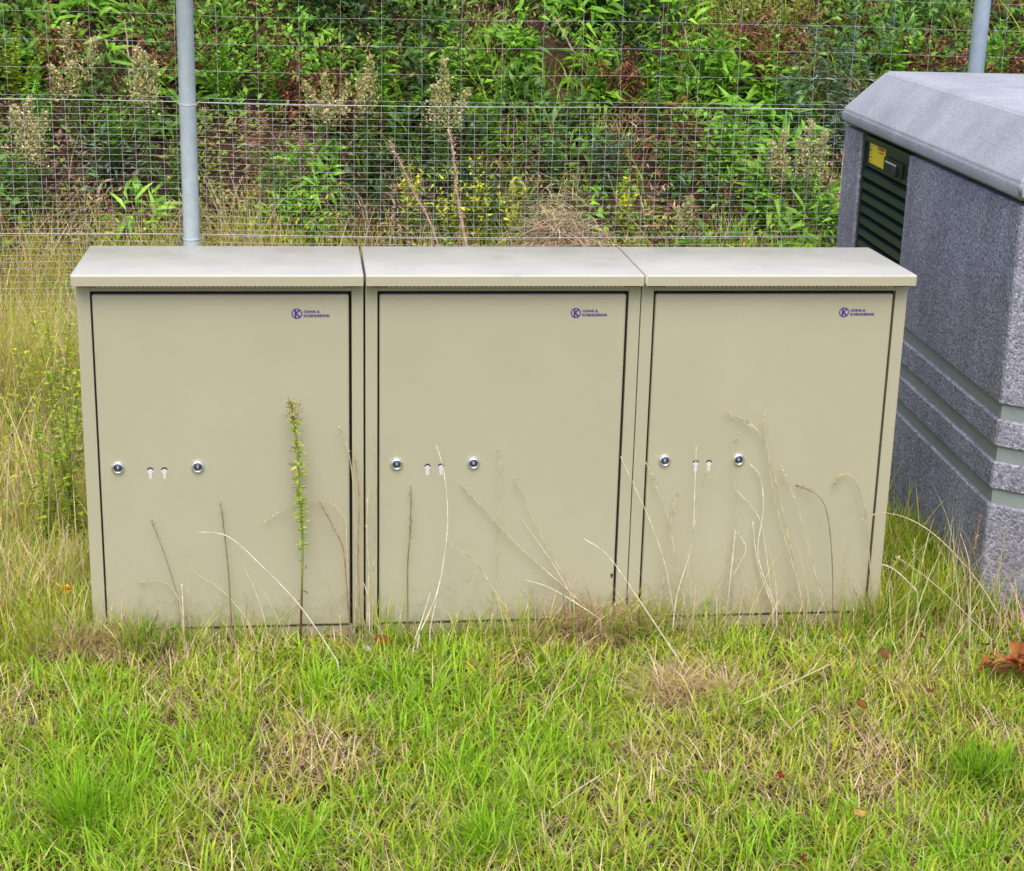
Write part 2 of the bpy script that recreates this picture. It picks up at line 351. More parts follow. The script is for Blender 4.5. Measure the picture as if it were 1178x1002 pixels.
def cabinet(k, label, gl, gr, warm):
    """gl, gr: half gaps to the neighbours on the left and right"""
    t = thing('utility_cabinet', label, 'utility cabinet', (k * UW, 0, 0), 0, 'beige metal cabinets joined in a row')
    x0, x1 = gl, UW - gr
    zt = LIDZ - LIP
    bm = bmesh.new()     # shell: sides, back, face frame round the door opening
    box(bm, x0, x0 + G - 0.003 - gl, -0.0, 0.05, 0.040, zt + 0.001, 0.0012)
    box(bm, x1 - (G - 0.004 - gr), x1, -0.0, 0.05, 0.040, zt + 0.001, 0.0012)
    box(bm, x0 + G - 0.0026 - gl, x1 - (G - 0.0036 - gr), 0.0006, 0.05, LIDZ - DT + 0.004, zt + 0.001)
    box(bm, x0 + G - 0.0026 - gl, x1 - (G - 0.0036 - gr), 0.0006, 0.05, 0.016, LIDZ - DB - 0.003)
    box(bm, x0, x0 + 0.03, 0.0505, DEP - 0.03, 0.016, zt); box(bm, x1 - 0.03, x1, 0.0505, DEP - 0.03, 0.016, zt)
    box(bm, x0 + 0.0305, x1 - 0.0305, DEP - 0.032, DEP - 0.03 + 0.002, 0.016, zt)
    obj('body', bm, M_body, t)
    bm = bmesh.new(); box(bm, x0 + 0.03, x1 - 0.03, 0.018, 0.022, 0.03, zt - 0.004); obj('gap_shade_sheet', bm, M_dark, t)  # near-black sheet behind the door, paints the dark interior seen through its gaps
    bm = bmesh.new(); box(bm, x0 + 0.004, x1 - 0.004, 0.008, DEP - 0.04, -0.06, 0.014, 0.001); obj('plinth', bm, M_sill, t)
    # lid: shallow folded tray with a front lip
    bm = bmesh.new(); lx0 = gl * 1.3 - (0.0 if k else -0.0063 + 0.0063); lx1 = UW - gr * 1.3
    if k == 0: lx0 = -0.006
    if k == 2: lx1 = UW + 0.006 - 0.0
    box(bm, lx0, lx1, -OV, DEP, LIDZ - LIP, LIDZ, 0.0028, 3)
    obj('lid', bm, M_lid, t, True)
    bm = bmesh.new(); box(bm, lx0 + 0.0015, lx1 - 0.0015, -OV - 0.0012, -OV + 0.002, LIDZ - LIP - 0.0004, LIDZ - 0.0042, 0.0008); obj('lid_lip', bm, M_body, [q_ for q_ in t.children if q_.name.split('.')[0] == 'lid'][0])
    bm = bmesh.new()     # toothed ventilation strip hanging below the lip
    x = x0 + 0.055
    while x < x1 - 0.055:
        box(bm, x, x + 0.0058, -OV + 0.0035, -OV + 0.0075, zt - 0.0045, zt - 0.0001); x += 0.0112
    obj('vent_strip', bm, M_body, t)
    bm = bmesh.new(); box(bm, x0 + 0.01, x1 - 0.01, -OV + 0.009, -0.002, zt - 0.004, zt - 0.0002); obj('lid_shadow_strip', bm, M_dark, t)  # solid dark strip painted as the shadow line under the lid overhang
    # door
    d0, d1 = G + 0.0016, UW - G - 0.0027
    dz0, dz1 = LIDZ - DB + 0.0025, LIDZ - DT - 0.0035
    bm = bmesh.new(); box(bm, d0, d1, -0.005, 0.014, dz0, dz1, 0.0055, 4)
    door = obj('door', bm, M_body, t, True)
    door.modifiers.new('normals', 'WEIGHTED_NORMAL')
    for px, nm in ((0.082, 0), (0.2795, 1)):
        bm = bmesh.new()
        lathe(bm, [(0.0168, 0.004), (0.0170, 0.0060), (0.0163, 0.0090), (0.0148, 0.0115), (0.0128, 0.0130), (0.0112, 0.0132), (0.0104, 0.0120), (0.0102, 0.0085)], origin=(px, 0, 0.4905))
        lk = obj('lock', bm, M_chrome, door, True)
        bm = bmesh.new(); lathe(bm, [(0.0098, 0.004), (0.0098, 0.0098), (0.0080, 0.0112)], origin=(px, 0, 0.4905), sides=24)
        obj('lock_core', bm, M_lockcore, lk, True)
        bm = bmesh.new(); lathe(bm, [(0.0028, 0.011), (0.0028, 0.0121), (0.0022, 0.0124)], origin=(px, 0, 0.4905), sides=12)
        obj('centre_pin', bm, M_chrome, lk, True)
    for px in ((0.1611, 0.1960) if k < 2 else (0.1655, 0.2010)):
        cz = 0.4820; R = 0.0080
        pts = [(R * math.cos(a), R * math.sin(a)) for a in np.linspace(-0.9, PI + 0.9, 18)]
        hw = 0.0030 if k == 0 else 0.0042
        poly = pts + [(-hw, -0.0105 if k == 0 else -0.009), (-hw, -0.022), (0, -0.0235), (hw, -0.022), (hw, -0.0105 if k == 0 else -0.009)]
        bm = bmesh.new()
        f = [bm.verts.new((px + a, -0.0056, cz + b)) for a, b in poly]; bm.faces.new(f)
        s = obj('key_slot', bm, M_slot, door)
        bm = bmesh.new()   # flat dark crescent, painted shade of the slot's upper edge
        o_ = [(R * 1.04 * math.cos(a), R * 1.04 * math.sin(a)) for a in np.linspace(0.25, PI - 0.25, 12)]
        i_ = [(R * 0.80 * math.cos(a), R * 0.80 * math.sin(a) - 0.0022) for a in np.linspace(PI - 0.25, 0.25, 12)]
        bm.faces.new([bm.verts.new((px + a, -0.0060, cz + b)) for a, b in o_ + i_]); obj('slot_shade', bm, M_lockcore, s)
    # logo: ring with a K, two lines of lettering
    bm = bmesh.new(); cx, cz, yy = 0.533, 0.8850, -0.0054
    R1, R0 = 0.0132, 0.0103
    for i in range(40):
        a, b = 2 * PI * i / 40, 2 * PI * (i + 1) / 40
        bm.faces.new([bm.verts.new((cx + r_ * math.cos(q_), yy, cz + r_ * math.sin(q_))) for r_, q_ in ((R1, a), (R1, b), (R0, b), (R0, a))])
    def bar(xa, za, xb, zb, wdt, off):
        dx, dz = xb - xa, zb - za; l = math.hypot(dx, dz); nx_, nz_ = -dz / l * wdt / 2, dx / l * wdt / 2
        bm.faces.new([bm.verts.new((cx + a_, yy - off, cz + b_)) for a_, b_ in ((xa - nx_, za - nz_), (xb - nx_, zb - nz_), (xb + nx_, zb + nz_), (xa + nx_, za + nz_))])
    bar(-0.0038, -0.0118, -0.0038, 0.0118, 0.0042, 0.0002)
    bar(-0.0030, 0.0002, 0.0072, 0.0095, 0.0038, 0.0004); bar(-0.0030, 0.0015, 0.0078, -0.0088, 0.0042, 0.0006)
    lg = obj('logo', bm, M_ink, door)
    bm = bmesh.new()
    place_text(bm, 'ODINK &', 0.5495, 0.5895, 0.8870, 0.8935, -0.0056, 0.0003)
    place_text(bm, 'KOENDERINK', 0.5495, 0.6150, 0.8765, 0.8835, -0.0056, 0.0003)
    obj('lettering', bm, M_ink, lg)
    if k == 1:
        bm = bmesh.new(); f = [bm.verts.new((0.655 + 0.004 * math.cos(a) * (1 + 0.3 * math.sin(3 * a)), -0.0055, 0.170 + 0.007 * math.sin(a))) for a in np.linspace(0, 2 * PI, 13)[:-1]]
        bm.faces.new(f); obj('paint_chip', bm, painted('rust', (0.07, 0.035, 0.03), 0.8, 0.3, 0.0), door)
    return t
cabinet(0, 'leftmost beige cabinet, door behind the tall green weed', 0.0, 0.0024, 0)
cabinet(1, 'middle beige cabinet between the two others, small dark chip low on its door', 0.0024, 0.0012, 1)
cabinet(2, 'rightmost beige cabinet beside the grey concrete kiosk, many dry stalks before its door', 0.0012, 0.0, 2)
# raised bead closing the joint between the second and third lids belongs to the third cabinet's lid
c3 = [o for o in bpy.data.objects if o.name.startswith('lid') and o.parent and abs(o.parent.location.x - 1.4) < 0.01 and o.name.split('.')[0] == 'lid'][0]
bm = bmesh.new(); box(bm, 0.0006, 0.007, -OV - 0.0016, DEP - 0.004, LIDZ - LIP + 0.004, LIDZ + 0.0016, 0.0015)
obj('joint_bead', bm, M_lid, c3, True)

# ------------------------------------------------------------------ concrete transformer kiosk
KA = math.radians(3.33)
kiosk = thing('transformer_kiosk', 'low grey concrete kiosk with sloping roof edges and dark green louvred door', 'transformer kiosk', (2.43, 0.08, 0), -KA)
# local frame: +y runs along the long left wall away from the camera, +x into the block
c = 0.42; KL = 1.90; KW = 2.3
def foot(o=0.0):   # chamfered rectangle grown by o
    k_ = o * (math.sqrt(2) - 1)
    x0, x1, y0, y1 = -o, KW + o, 0.03 - 0.36 - o, KL + o
    ca, cb = 0.48 + o * 0.65, 0.36 + o * 0.5; e = 0.012
    return [(x0, y0 + cb), (x0 + ca, y0), (x1 - ca, y0), (x1, y0 + cb), (x1, y1 - e), (x1 - e, y1), (x0 + e, y1), (x0, y1 - e)]
def ring(bm, po, pi, z0, z1):
    pass
bands = [(-0.1, 0.315), (0.358, 0.437), (0.480, 0.557), (0.600, 1.143)]
DY0, DY1, DZ0 = 1.064, 1.660, 0.600
P = foot()
bm = bmesh.new()
for z0, z1 in bands[:3]: prism(bm, P, z0, z1)
# upper band leaves a doorway on the left wall
z0, z1 = bands[3]
poly_front = [(P[0][0], P[0][1])] + [P[1], P[2], P[3], P[4], P[5], P[6], P[7], (0, DY1), (0.06, DY1), (0.06, DY0), (0, DY0)]
prism(bm, [P[0], P[1], P[2], P[3], P[4], P[5], P[6], P[7], (0, DY1), (0.05, DY1), (0.05, DY0), (0, DY0)][::1], DZ0, z1)
bmesh.ops.recalc_face_normals(bm, faces=bm.faces)
bmesh.ops.bevel(bm, geom=[e for e in bm.edges if e.calc_length() > 0.03], offset=0.005, segments=1, affect='EDGES')
obj('wall', bm, M_agg, kiosk)
bm = bmesh.new(); prism(bm, foot(-0.009), 0.30, 0.61); bmesh.ops.recalc_face_normals(bm, faces=bm.faces); obj('groove_band', bm, M_groove, kiosk)
bm = bmesh.new(); prism(bm, foot(-0.03), 1.12, 1.160); bmesh.ops.recalc_face_normals(bm, faces=bm.faces); obj('roof_joint', bm, M_dark, kiosk)
# roof slab: vertical edge then slopes to a slightly raised flat
bm = bmesh.new()
levels = [(0.014, 1.158), (0.016, 1.203), (-0.105, 1.352), (-0.70, 1.366)]
rings = [[bm.verts.new((x, y, z)) for x, y in foot(o)] for o, z in levels]
bm.faces.new(rings[0][::-1]); bm.faces.new(rings[-1])
for a, b in zip(rings[:-1], rings[1:]):
    for i in range(8): bm.faces.new((a[i], a[(i + 1) % 8], b[(i + 1) % 8], b[i]))
bmesh.ops.recalc_face_normals(bm, faces=bm.faces)
bmesh.ops.bevel(bm, geom=[e for e in bm.edges if len(e.link_faces) == 2 and e.calc_face_angle() > 0.3], offset=0.010, segments=3, affect='EDGES')
obj('roof', bm, M_conc, kiosk, True).modifiers.new('normals', 'WEIGHTED_NORMAL')
# door
bm = bmesh.new()
fy0, fy1, fz0, fz1 = DY0 + 0.004, DY1 - 0.004, DZ0 + 0.003, 1.142
for a in ((0.008, 0.040, fy0, fy0 + 0.022, fz0, fz1), (0.008, 0.040, fy1 - 0.022, fy1, fz0, fz1)): box(bm, *a)
box(bm, 0.0085, 0.040, fy0 + 0.0225, fy1 - 0.0225, fz1 - 0.02, fz1); box(bm, 0.0085, 0.040, fy0 + 0.0225, fy1 - 0.0225, fz0, fz0 + 0.02)
ld = obj('louvre_door', bm, M_green, kiosk)
bm = bmesh.new(); box(bm, 0.042, 0.046, fy0, fy1, fz0, fz1); obj('back_plate', bm, M_dark, ld)
z = 1.022
bm = bmesh.new(); box(bm, 0.016, 0.022, fy0 + 0.023, fy1 - 0.023, 1.036, fz1 - 0.021); obj('top_panel', bm, M_green, ld)
while z > fz0 + 0.03:
    bm = bmesh.new()
    prof = [(0.036, z + 0.004), (0.032, z + 0.006), (0.013, z - 0.005), (0.009, z - 0.026), (0.013, z - 0.028)]
    a = [bm.verts.new((x, fy0 + 0.023, zz)) for x, zz in prof]; b = [bm.verts.new((x, fy1 - 0.023, zz)) for x, zz in prof]
    for i in range(5): bm.faces.new((a[i], a[(i + 1) % 5], b[(i + 1) % 5], b[i]))
    bm.faces.new(a[::-1]); bm.faces.new(b); bmesh.ops.recalc_face_normals(bm, faces=bm.faces)
    obj('louvre_slat', bm, M_green, ld); z -= 0.0415
bm = bmesh.new(); box(bm, 0.0135, 0.0155, 1.385, 1.580, 1.052, 1.122); st = obj('warning_sticker', bm, M_yellow, ld)
bm = bmesh.new()
box(bm, 0.0127, 0.0134, 1.40, 1.475, 1.108, 1.118); box(bm, 0.0127, 0.0134, 1.41, 1.46, 1.098, 1.103); obj('red_print', bm, M_redp, st)
bm = bmesh.new()
for i in range(5): box(bm, 0.0127, 0.0134, 1.552, 1.552 + 0.012 * (1 + i % 2), 1.058 + 0.012 * i, 1.062 + 0.012 * i)
obj('black_print', bm, M_black, st)
bm = bmesh.new(); box(bm, 0.004, 0.0155, 1.16, 1.365, 1.050, 1.100, 0.003); nb = obj('lock_box', bm, M_black, ld)
bm = bmesh.new()
for i in range(7): box(bm, 0.0030, 0.0038, 1.215 + i * 0.019, 1.229 + i * 0.019, 1.084, 1.090)
obj('white_print', bm, M_white, nb)
bm = bmesh.new(); box(bm, -0.012, 0.0035, 1.185, 1.225, 1.052, 1.082, 0.004); obj('handle', bm, M_black, nb)

# ------------------------------------------------------------------ fence
FY = 2.20
fence = thing('wire_fence', 'galvanised wire mesh fence with round grey posts behind the cabinets', 'fence', (0, FY, 0))
p1 = at_y(217.5, 150, FY).x; p2 = 3.10
for x in (p1 - 2.97, p1, p2, p2 + 2.97):
    bm = bmesh.new(); r = 0.0305
    prof = [(r, -0.3), (r, 2.05), (r * 1.12, 2.051), (r * 1.12, 2.08), (r * 0.7, 2.095), (0.004, 2.10)]
    rr = []
    for r_, z_ in prof: rr.append([bm.verts.new((x + r_ * math.cos(2 * PI * k / 28), -0.036 + r_ * math.sin(2 * PI * k / 28), z_)) for k in range(28)])
    for a, b in zip(rr[:-1], rr[1:]):
        for k in range(28): bm.faces.new((a[k], a[(k + 1) % 28], b[(k + 1) % 28], b[k]))
    bm.faces.new(rr[-1]); pst = obj('post', bm, M_galv, fence, True)
    if p1 - 1 < x < p2 + 1:
        for zz in (0.683, 1.175, 1.69):
            bm = bmesh.new()
            lp = [(x + 0.0335 * math.cos(a), -0.036 + 0.0335 * math.sin(a), zz + 0.004 * math.sin(a)) for a in np.linspace(0, 2 * PI, 17)]
            tube_bm(bm, lp, 0.0013, 5, False)
            obj('wire_tie', bm, M_wire, pst)
def wires(x0, x1, z0, z1, sx, sz, rad, y, seed, xoff=0.0, zlist=None):
    rng = np.random.RandomState(seed); V = []; F = []; n0 = 0
    def add(P, r, along):
        nonlocal n0
        m = len(P); ring = []
        for k in range(4):
            a = PI / 4 + k * PI / 2; o = np.zeros((m, 3)); o[:, 1] = math.sin(a) * r; o[:, 2 if along == 'x' else 0] = math.cos(a) * r
            ring.append(P + o)
        VV = np.stack(ring, 1).reshape(-1, 3); V.append(VV)
        i = np.arange(m - 1)[:, None] * 4
        for k in range(4): F.append(n0 + i + np.array([[k, (k + 1) % 4, 4 + (k + 1) % 4, 4 + k]]))
        n0 += 4 * m
    def wob(x, z): return (np.sin(x * 1.7 + 1 + seed) * 0.010 + np.sin(x * 4.1 + z * 2) * 0.004), (np.sin(x * 2.3 + z * 1.5 + seed) * 0.0045 + np.sin(x * 7.1 + 2) * 0.0015)
    zs = np.arange(z1, z0, -sz) if zlist is None else zlist
    for zz in zs:
        xx = np.arange(x0, x1 + 0.01, 0.05); wy, wz = wob(xx, zz)
        add(np.stack([xx, y + wy, zz + wz + rng.uniform(-0.0008, 0.0008)], 1), rad, 'x')
    for x in np.arange(x0 + xoff, x1, sx):
        z_ = np.arange(z1, z0 - 0.001, -0.06); xx = x + np.sin(z_ * 5 + x * 9) * 0.0018 + rng.uniform(-0.0012, 0.0012)
        wy, wz = wob(xx, z_); add(np.stack([xx, y + wy, z_ + wz], 1), rad, 'z')
    return np_mesh('wire', np.concatenate(V), [np.concatenate(F)], None, False)
obj('fine_mesh', wires(-3.2, 5.6, 0.0, 1.175, 0.0497, 0.0247, 0.00070, -0.004, 1, 0.012), M_wire, fence)
obj('coarse_mesh', wires(-3.2, 5.6, 1.175, 1.98, 0.1491, 0.0985, 0.0006, 0.0, 1, 0.012), M_wire, fence)
bm = bmesh.new()
for zz, rr_ in ((1.176, 0.0013), (0.686, 0.0013), (1.98, 0.0013)):
    xx = np.arange(-3.2, 5.61, 0.1)
    tube_bm(bm, [(x, -0.002 + math.sin(x * 1.7 + 2) * 0.010, zz + math.sin(x * 2.3 + zz * 1.5 + 1) * 0.0045) for x in xx], rr_, 5)
obj('tension_wire', bm, M_wire, fence)

# ------------------------------------------------------------------ grass
def arr(*c): return np.array(c, float)
PAL = dict(
    vivid=arr(0.25, 0.50, 0.012), green=arr(0.32, 0.47, 0.028), olive=arr(0.47, 0.47, 0.05), yellow=arr(0.60, 0.52, 0.09),
    straw=arr(0.78, 0.66, 0.36), pink=arr(0.68, 0.49, 0.36), brown=arr(0.24, 0.14, 0.09), dark=arr(0.07, 0.17, 0.02))
def pick(rng, names, probs, n, jit=0.22):
    k = rng.choice(len(names), n, p=np.array(probs) / sum(probs))
    C = np.stack([PAL[a] for a in names])[k]
    C = C * (1 + rng.uniform(-jit, jit, (n, 1))) * (1 + rng.uniform(-0.08, 0.08, (n, 3)))
    return np.clip(C, 0.003, 0.9), k
def blocked(x, y):
    a = (x > -0.005) & (x < 2.105) & (y > -0.002) & (y < 0.33)
    xl = (x - 2.43) * math.cos(KA) - (y - 0.08) * math.sin(KA); yl = (x - 2.43) * math.sin(KA) + (y - 0.08) * math.cos(KA)
    b = (xl > 0.0) & (xl + yl > 0.03) & (yl < 1.95) & (xl < 2.4)
    return a | b
# dry spots in the lawn: (pixel, radius, strength)
SPOTS = [((300, 905), 0.16, 0.9), ((365, 880), 0.13, 0.9), ((110, 745), 0.15, 1.0), ((690, 735), 0.10, 0.9), ((800, 790), 0.14, 0.9), ((230, 965), 0.10, 0.7),
         ((860, 905), 0.22, 0.75), ((1010, 880), 0.22, 0.85), ((1120, 850), 0.16, 0.9), ((660, 985), 0.13, 0.8), ((20, 830), 0.12, 0.8), ((520, 945), 0.08, 0.7),
         ((690, 985), 0.12, 0.9), ((855, 980), 0.12, 0.7), ((1065, 960), 0.12, 0.8), ((180, 750), 0.12, 0.8), ((270, 745), 0.12, 0.7), ((560, 780), 0.09, 0.6), ((740, 860), 0.10, 0.5), ((430, 870), 0.09, 0.5), ((1050, 800), 0.12, 0.6)]
LUSH = [((100, 930), 0.20), ((130, 860), 0.13), ((560, 900), 0.16), ((1130, 890), 0.09), ((600, 960), 0.15), ((560, 960), 0.12), ((330, 960), 0.10), ((480, 800), 0.22), ((640, 860), 0.15), ((80, 990), 0.2), ((400, 790), 0.15), ((880, 980), 0.10), ((1100, 980), 0.12)]
def spotfield(x, y, L, pow_=1.0):
    f = np.zeros(len(x))
    for s in L:
        p = at_z(*s[0]); st_ = s[2] if len(s) > 2 else 1.0
        d2 = ((x - p.x) ** 2 + ((y - p.y) * 1.1) ** 2) / s[1] ** 2
        f = np.maximum(f, st_ * np.exp(-d2))
    return f
rng = np.random.RandomState(7)
def scatter(n, x0, x1, y0, y1):
    x = rng.uniform(x0, x1, n); y = rng.uniform(y0, y1, n); k = ~blocked(x, y); return x[k], y[k]
def clumped(n, x0, x1, y0, y1, per, rad):
    m = n // per; cx = rng.uniform(x0, x1, m); cy = rng.uniform(y0, y1, m)
    x = np.repeat(cx, per) + rng.normal(0, rad, m * per); y = np.repeat(cy, per) + rng.normal(0, rad, m * per)
    ci = np.repeat(np.arange(m), per); k = ~blocked(x, y)
    return x[k], y[k], ci[k], np.arctan2(y - np.repeat(cy, per), x - np.repeat(cx, per))[k]

lawn = Acc()
# clumped green blades
x, y, ci, out = clumped(105000, -1.1, 3.4, -2.1, 0.0, 16, 0.017)
dry = np.clip(spotfield(x, y, SPOTS) + (fbm(x, y, 0.30, 21) - 0.54) * 2.0, 0, 1); lush = spotfield(x, y, LUSH)
keep = rng.uniform(0, 1, len(x)) > np.clip(dry - lush * 0.5, 0, 1) * 0.80
x, y, ci, out, dry, lush = (a[keep] for a in (x, y, ci, out, dry, lush))
n = len(x); crand = rng.uniform(0, 1, ci.max() + 1)[ci]; chue = rng.uniform(0, 1, ci.max() + 1)[ci]
h = (0.030 + 0.055 * crand) * rng.uniform(0.55, 1.4, n) * (1 + 0.45 * lush)
near = np.exp(-((y + 0.02) / 0.12) ** 2); h *= 1 - 0.35 * near; h *= 1 - 0.45 * np.clip((x - 2.3) / 0.1, 0, 1) * np.clip((y + 0.5) / 0.3, 0, 1)
C, _ = pick(rng, ['vivid', 'green', 'olive', 'yellow'], [0.42, 0.36, 0.17, 0.05], n)
yel = (np.clip(dry * 1.2 + chue * 0.35, 0, 1) * 0.6)[:, None]; C = C * (1 - yel) + PAL['olive'] * 1.15 * yel
vv = np.clip(lush, 0, 1)[:, None] * 0.7; C = C * (1 - vv) + PAL['vivid'] * rng.uniform(0.8, 1.3, (n, 1)) * vv
lawn.blades(np.stack([x, y, ground_z(x, y) - 0.004], 1), h, rng.uniform(0.0026, 0.0064, n), out + rng.normal(0, 1.0, n), np.abs(rng.normal(0.30, 0.32, n)), rng.uniform(0.1, 1.9, n), C, np.clip(C * 1.15 + 0.01, 0, 1), 4, rng.uniform(-0.8, 0.8, n))
# dry thatch: flat-lying straw, denser in the dry spots
x, y = scatter(110000, -1.1, 3.4, -2.1, 0.0)
dry = np.clip(spotfield(x, y, SPOTS) + (fbm(x, y, 0.30, 21) - 0.54) * 2.0, 0, 1); lush = spotfield(x, y, LUSH)
keep = rng.uniform(0, 1, len(x)) < np.clip(0.34 + dry * 0.8 - lush * 0.3, 0.15, 1)
x, y, dry = x[keep], y[keep], dry[keep]; n = len(x)
C, _ = pick(rng, ['straw', 'pink', 'yellow', 'brown', 'olive'], [0.32, 0.30, 0.14, 0.16, 0.08], n)
lawn.blades(np.stack([x, y, ground_z(x, y) + rng.uniform(0, 0.012, n)], 1), rng.uniform(0.03, 0.10, n), rng.uniform(0.0016, 0.0040, n), rng.uniform(0, 2 * PI, n), rng.uniform(0.5, 1.45, n), rng.uniform(-0.3, 0.9, n), C, None, 4, rng.uniform(-1, 1, n))
# fine curly filling
x, y = scatter(40000, -1.1, 3.4, -2.1, 0.0); n = len(x)
C, _ = pick(rng, ['green', 'vivid', 'olive', 'straw', 'dark'], [0.3, 0.25, 0.2, 0.12, 0.13], n)
dry = np.clip(spotfield(x, y, SPOTS) + (fbm(x, y, 0.30, 21) - 0.54) * 2.0, 0, 1); k = rng.uniform(0, 1, n) > dry * 0.85
x, y, C = x[k], y[k], C[k]; n = len(x)
lawn.blades(np.stack([x, y, ground_z(x, y) - 0.002], 1), rng.uniform(0.02, 0.055, n), rng.uniform(0.0015, 0.003, n), rng.uniform(0, 2 * PI, n), rng.uniform(0, 0.8, n), rng.uniform(0.2, 2.0, n), C, None, 3, rng.uniform(-1, 1, n))
x, y, ci, out = clumped(5200, -1.1, 3.4, -2.1, -0.05, 26, 0.022); n = len(x)
az = rng.uniform(0, 2 * PI, n); C, _ = pick(rng, ['green', 'dark', 'olive'], [0.5, 0.3, 0.2], n)
lawn.leaves(np.stack([x, y, ground_z(x, y) + rng.uniform(0.004, 0.03, n)], 1), np.stack([np.cos(az), np.sin(az), rng.uniform(0.1, 0.8, n)], 1), np.tile(arr(0, 0, 1.0), (n, 1)) + rng.normal(0, 0.2, (n, 3)), rng.uniform(0.010, 0.024, n), rng.uniform(0.006, 0.012, n), C, 0.3, 0.2)
# lean straws sticking up
x, y = scatter(1500, -1.1, 3.4, -2.1, 0.0); n = len(x)
C, _ = pick(rng, ['straw', 'yellow'], [0.6, 0.4], n)
lawn.blades(np.stack([x, y, ground_z(x, y)], 1), rng.uniform(0.10, 0.22, n), rng.uniform(0.0012, 0.0022, n), rng.uniform(0, 2 * PI, n), rng.uniform(0.4, 1.3, n), rng.uniform(-0.2, 0.9, n), C, None, 5, rng.uniform(-1, 1, n))
lw = obj('lawn_grass', lawn.mesh('lawn_grass'), M_grass)
tag(lw, 'short patchy lawn of green blades and dry thatch in front of the cabinets', 'grass', kind='stuff')

tall = Acc()
# rough grass beside, between and behind the cabinets
def rough(n, x0, x1, y0, y1, hmin, hmax, names, probs, per=26, rad=0.035, wd=(0.002, 0.0045), lean=0.3, curl=1.3):
    x, y, ci, out = clumped(n, x0, x1, y0, y1, per, rad); n = len(x)
    cr = rng.uniform(0, 1, ci.max() + 1)[ci]
    C, _ = pick(rng, names, probs, n)
    hh = (hmin + (hmax - hmin) * cr) * rng.uniform(0.55, 1.15, n)
    tall.blades(np.stack([x, y, ground_z(x, y) - 0.004], 1), hh, rng.uniform(*wd, n), out + rng.normal(0, 1.0, n), np.abs(rng.normal(lean * 0.6, lean * 0.6, n)), rng.uniform(0.1, curl, n), C, np.clip(C * 1.1, 0, 1), 5, rng.uniform(-0.9, 0.9, n))
rough(26000, -1.6, 0.0, -0.1, 0.9, 0.08, 0.20, ['green', 'olive', 'yellow', 'straw', 'vivid'], [0.28, 0.26, 0.18, 0.16, 0.12])
rough(20000, -1.6, 0.0, 0.1, 1.3, 0.06, 0.24, ['straw', 'pink', 'yellow'], [0.5, 0.3, 0.2], lean=1.0, curl=1.0)
rough(30000, -1.8, 0.3, 0.8, 2.3, 0.16, 0.38, ['olive', 'yellow', 'straw', 'green', 'pink'], [0.28, 0.26, 0.26, 0.12, 0.08], lean=0.5, curl=1.9)
x, y = scatter(70, -0.02, 2.15, -0.13, -0.02); x2, y2 = scatter(110, 1.4, 2.15, -0.13, -0.02); x = np.r_[x, x2]; y = np.r_[y, y2]; n = len(x)
C, _ = pick(rng, ['straw', 'pink', 'yellow'], [0.6, 0.25, 0.15], n)
tall.blades(np.stack([x, y, ground_z(x, y)], 1), rng.uniform(0.10, 0.34, n), rng.uniform(0.0012, 0.0026, n), rng.choice([0.1, PI - 0.1, -0.4, PI + 0.4], n) + rng.normal(0, 0.2, n), np.abs(rng.normal(0.05, 0.22, n)), rng.uniform(0.0, 1.0, n), C, None, 6, rng.uniform(-1, 1, n))
rough(20000, -1.8, 0.3, 1.7, 2.25, 0.30, 0.60, ['yellow', 'straw', 'olive', 'green', 'pink'], [0.30, 0.24, 0.22, 0.16, 0.08])
rough(22000, -2.1, 0.45, 2.2, 2.95, 0.24, 0.52, ['yellow', 'straw', 'olive', 'green', 'pink'], [0.30, 0.28, 0.22, 0.10, 0.10], lean=0.5, curl=1.8)
rough(8000, 0.0, 2.4, 0.4, 2.1, 0.10, 0.35, ['olive', 'yellow', 'straw', 'green'], [0.3, 0.25, 0.25, 0.2])
rough(5500, 2.08, 2.50, 0.0, 0.8, 0.06, 0.17, ['green', 'olive', 'dark', 'yellow', 'vivid'], [0.3, 0.2, 0.15, 0.15, 0.2])
rough(1500, 2.0, 3.3, -0.6, -0.05, 0.04, 0.09, ['green', 'olive', 'yellow', 'straw', 'vivid'], [0.3, 0.25, 0.15, 0.2, 0.1])
rough(2300, -0.05, 2.15, -0.09, -0.005, 0.05, 0.18, ['green', 'olive', 'vivid', 'straw', 'pink'], [0.33, 0.2, 0.2, 0.17, 0.1], per=30, rad=0.022)
rough(62000, -2.8, 5.2, 2.1, 2.92, 0.16, 0.36, ['olive', 'yellow', 'straw', 'green', 'pink'], [0.30, 0.24, 0.26, 0.12, 0.08], lean=0.5, curl=1.9)
rough(6000, -2.8, 5.2, 2.7, 3.2, 0.10, 0.24, ['olive', 'green', 'straw', 'brown'], [0.30, 0.25, 0.20, 0.25])
# fine pale seed stalks above the rough grass
for (nn, a, b, c_, d, h0, h1) in ((900, -1.8, 0.0, 0.5, 2.3, 0.35, 0.65), (800, -2.8, 5.2, 2.15, 2.8, 0.28, 0.52), (150, 2.1, 2.6, -0.2, 0.3, 0.15, 0.35)):
    x, y = scatter(nn, a, b, c_, d); n = len(x); C, _ = pick(rng, ['straw', 'pink', 'yellow'], [0.5, 0.3, 0.2], n)
    tall.blades(np.stack([x, y, ground_z(x, y)], 1), rng.uniform(h0, h1, n), rng.uniform(0.0018, 0.0034, n), rng.uniform(0, 2 * PI, n), np.abs(rng.normal(0, 0.25, n)), rng.uniform(0.0, 1.1, n), C, None, 6, rng.uniform(-1, 1, n))
tg = obj('rough_grass', tall.mesh('rough_grass'), M_grass)
tag(tg, 'long yellowing rough grass along the fence and around the cabinets', 'grass', kind='stuff')

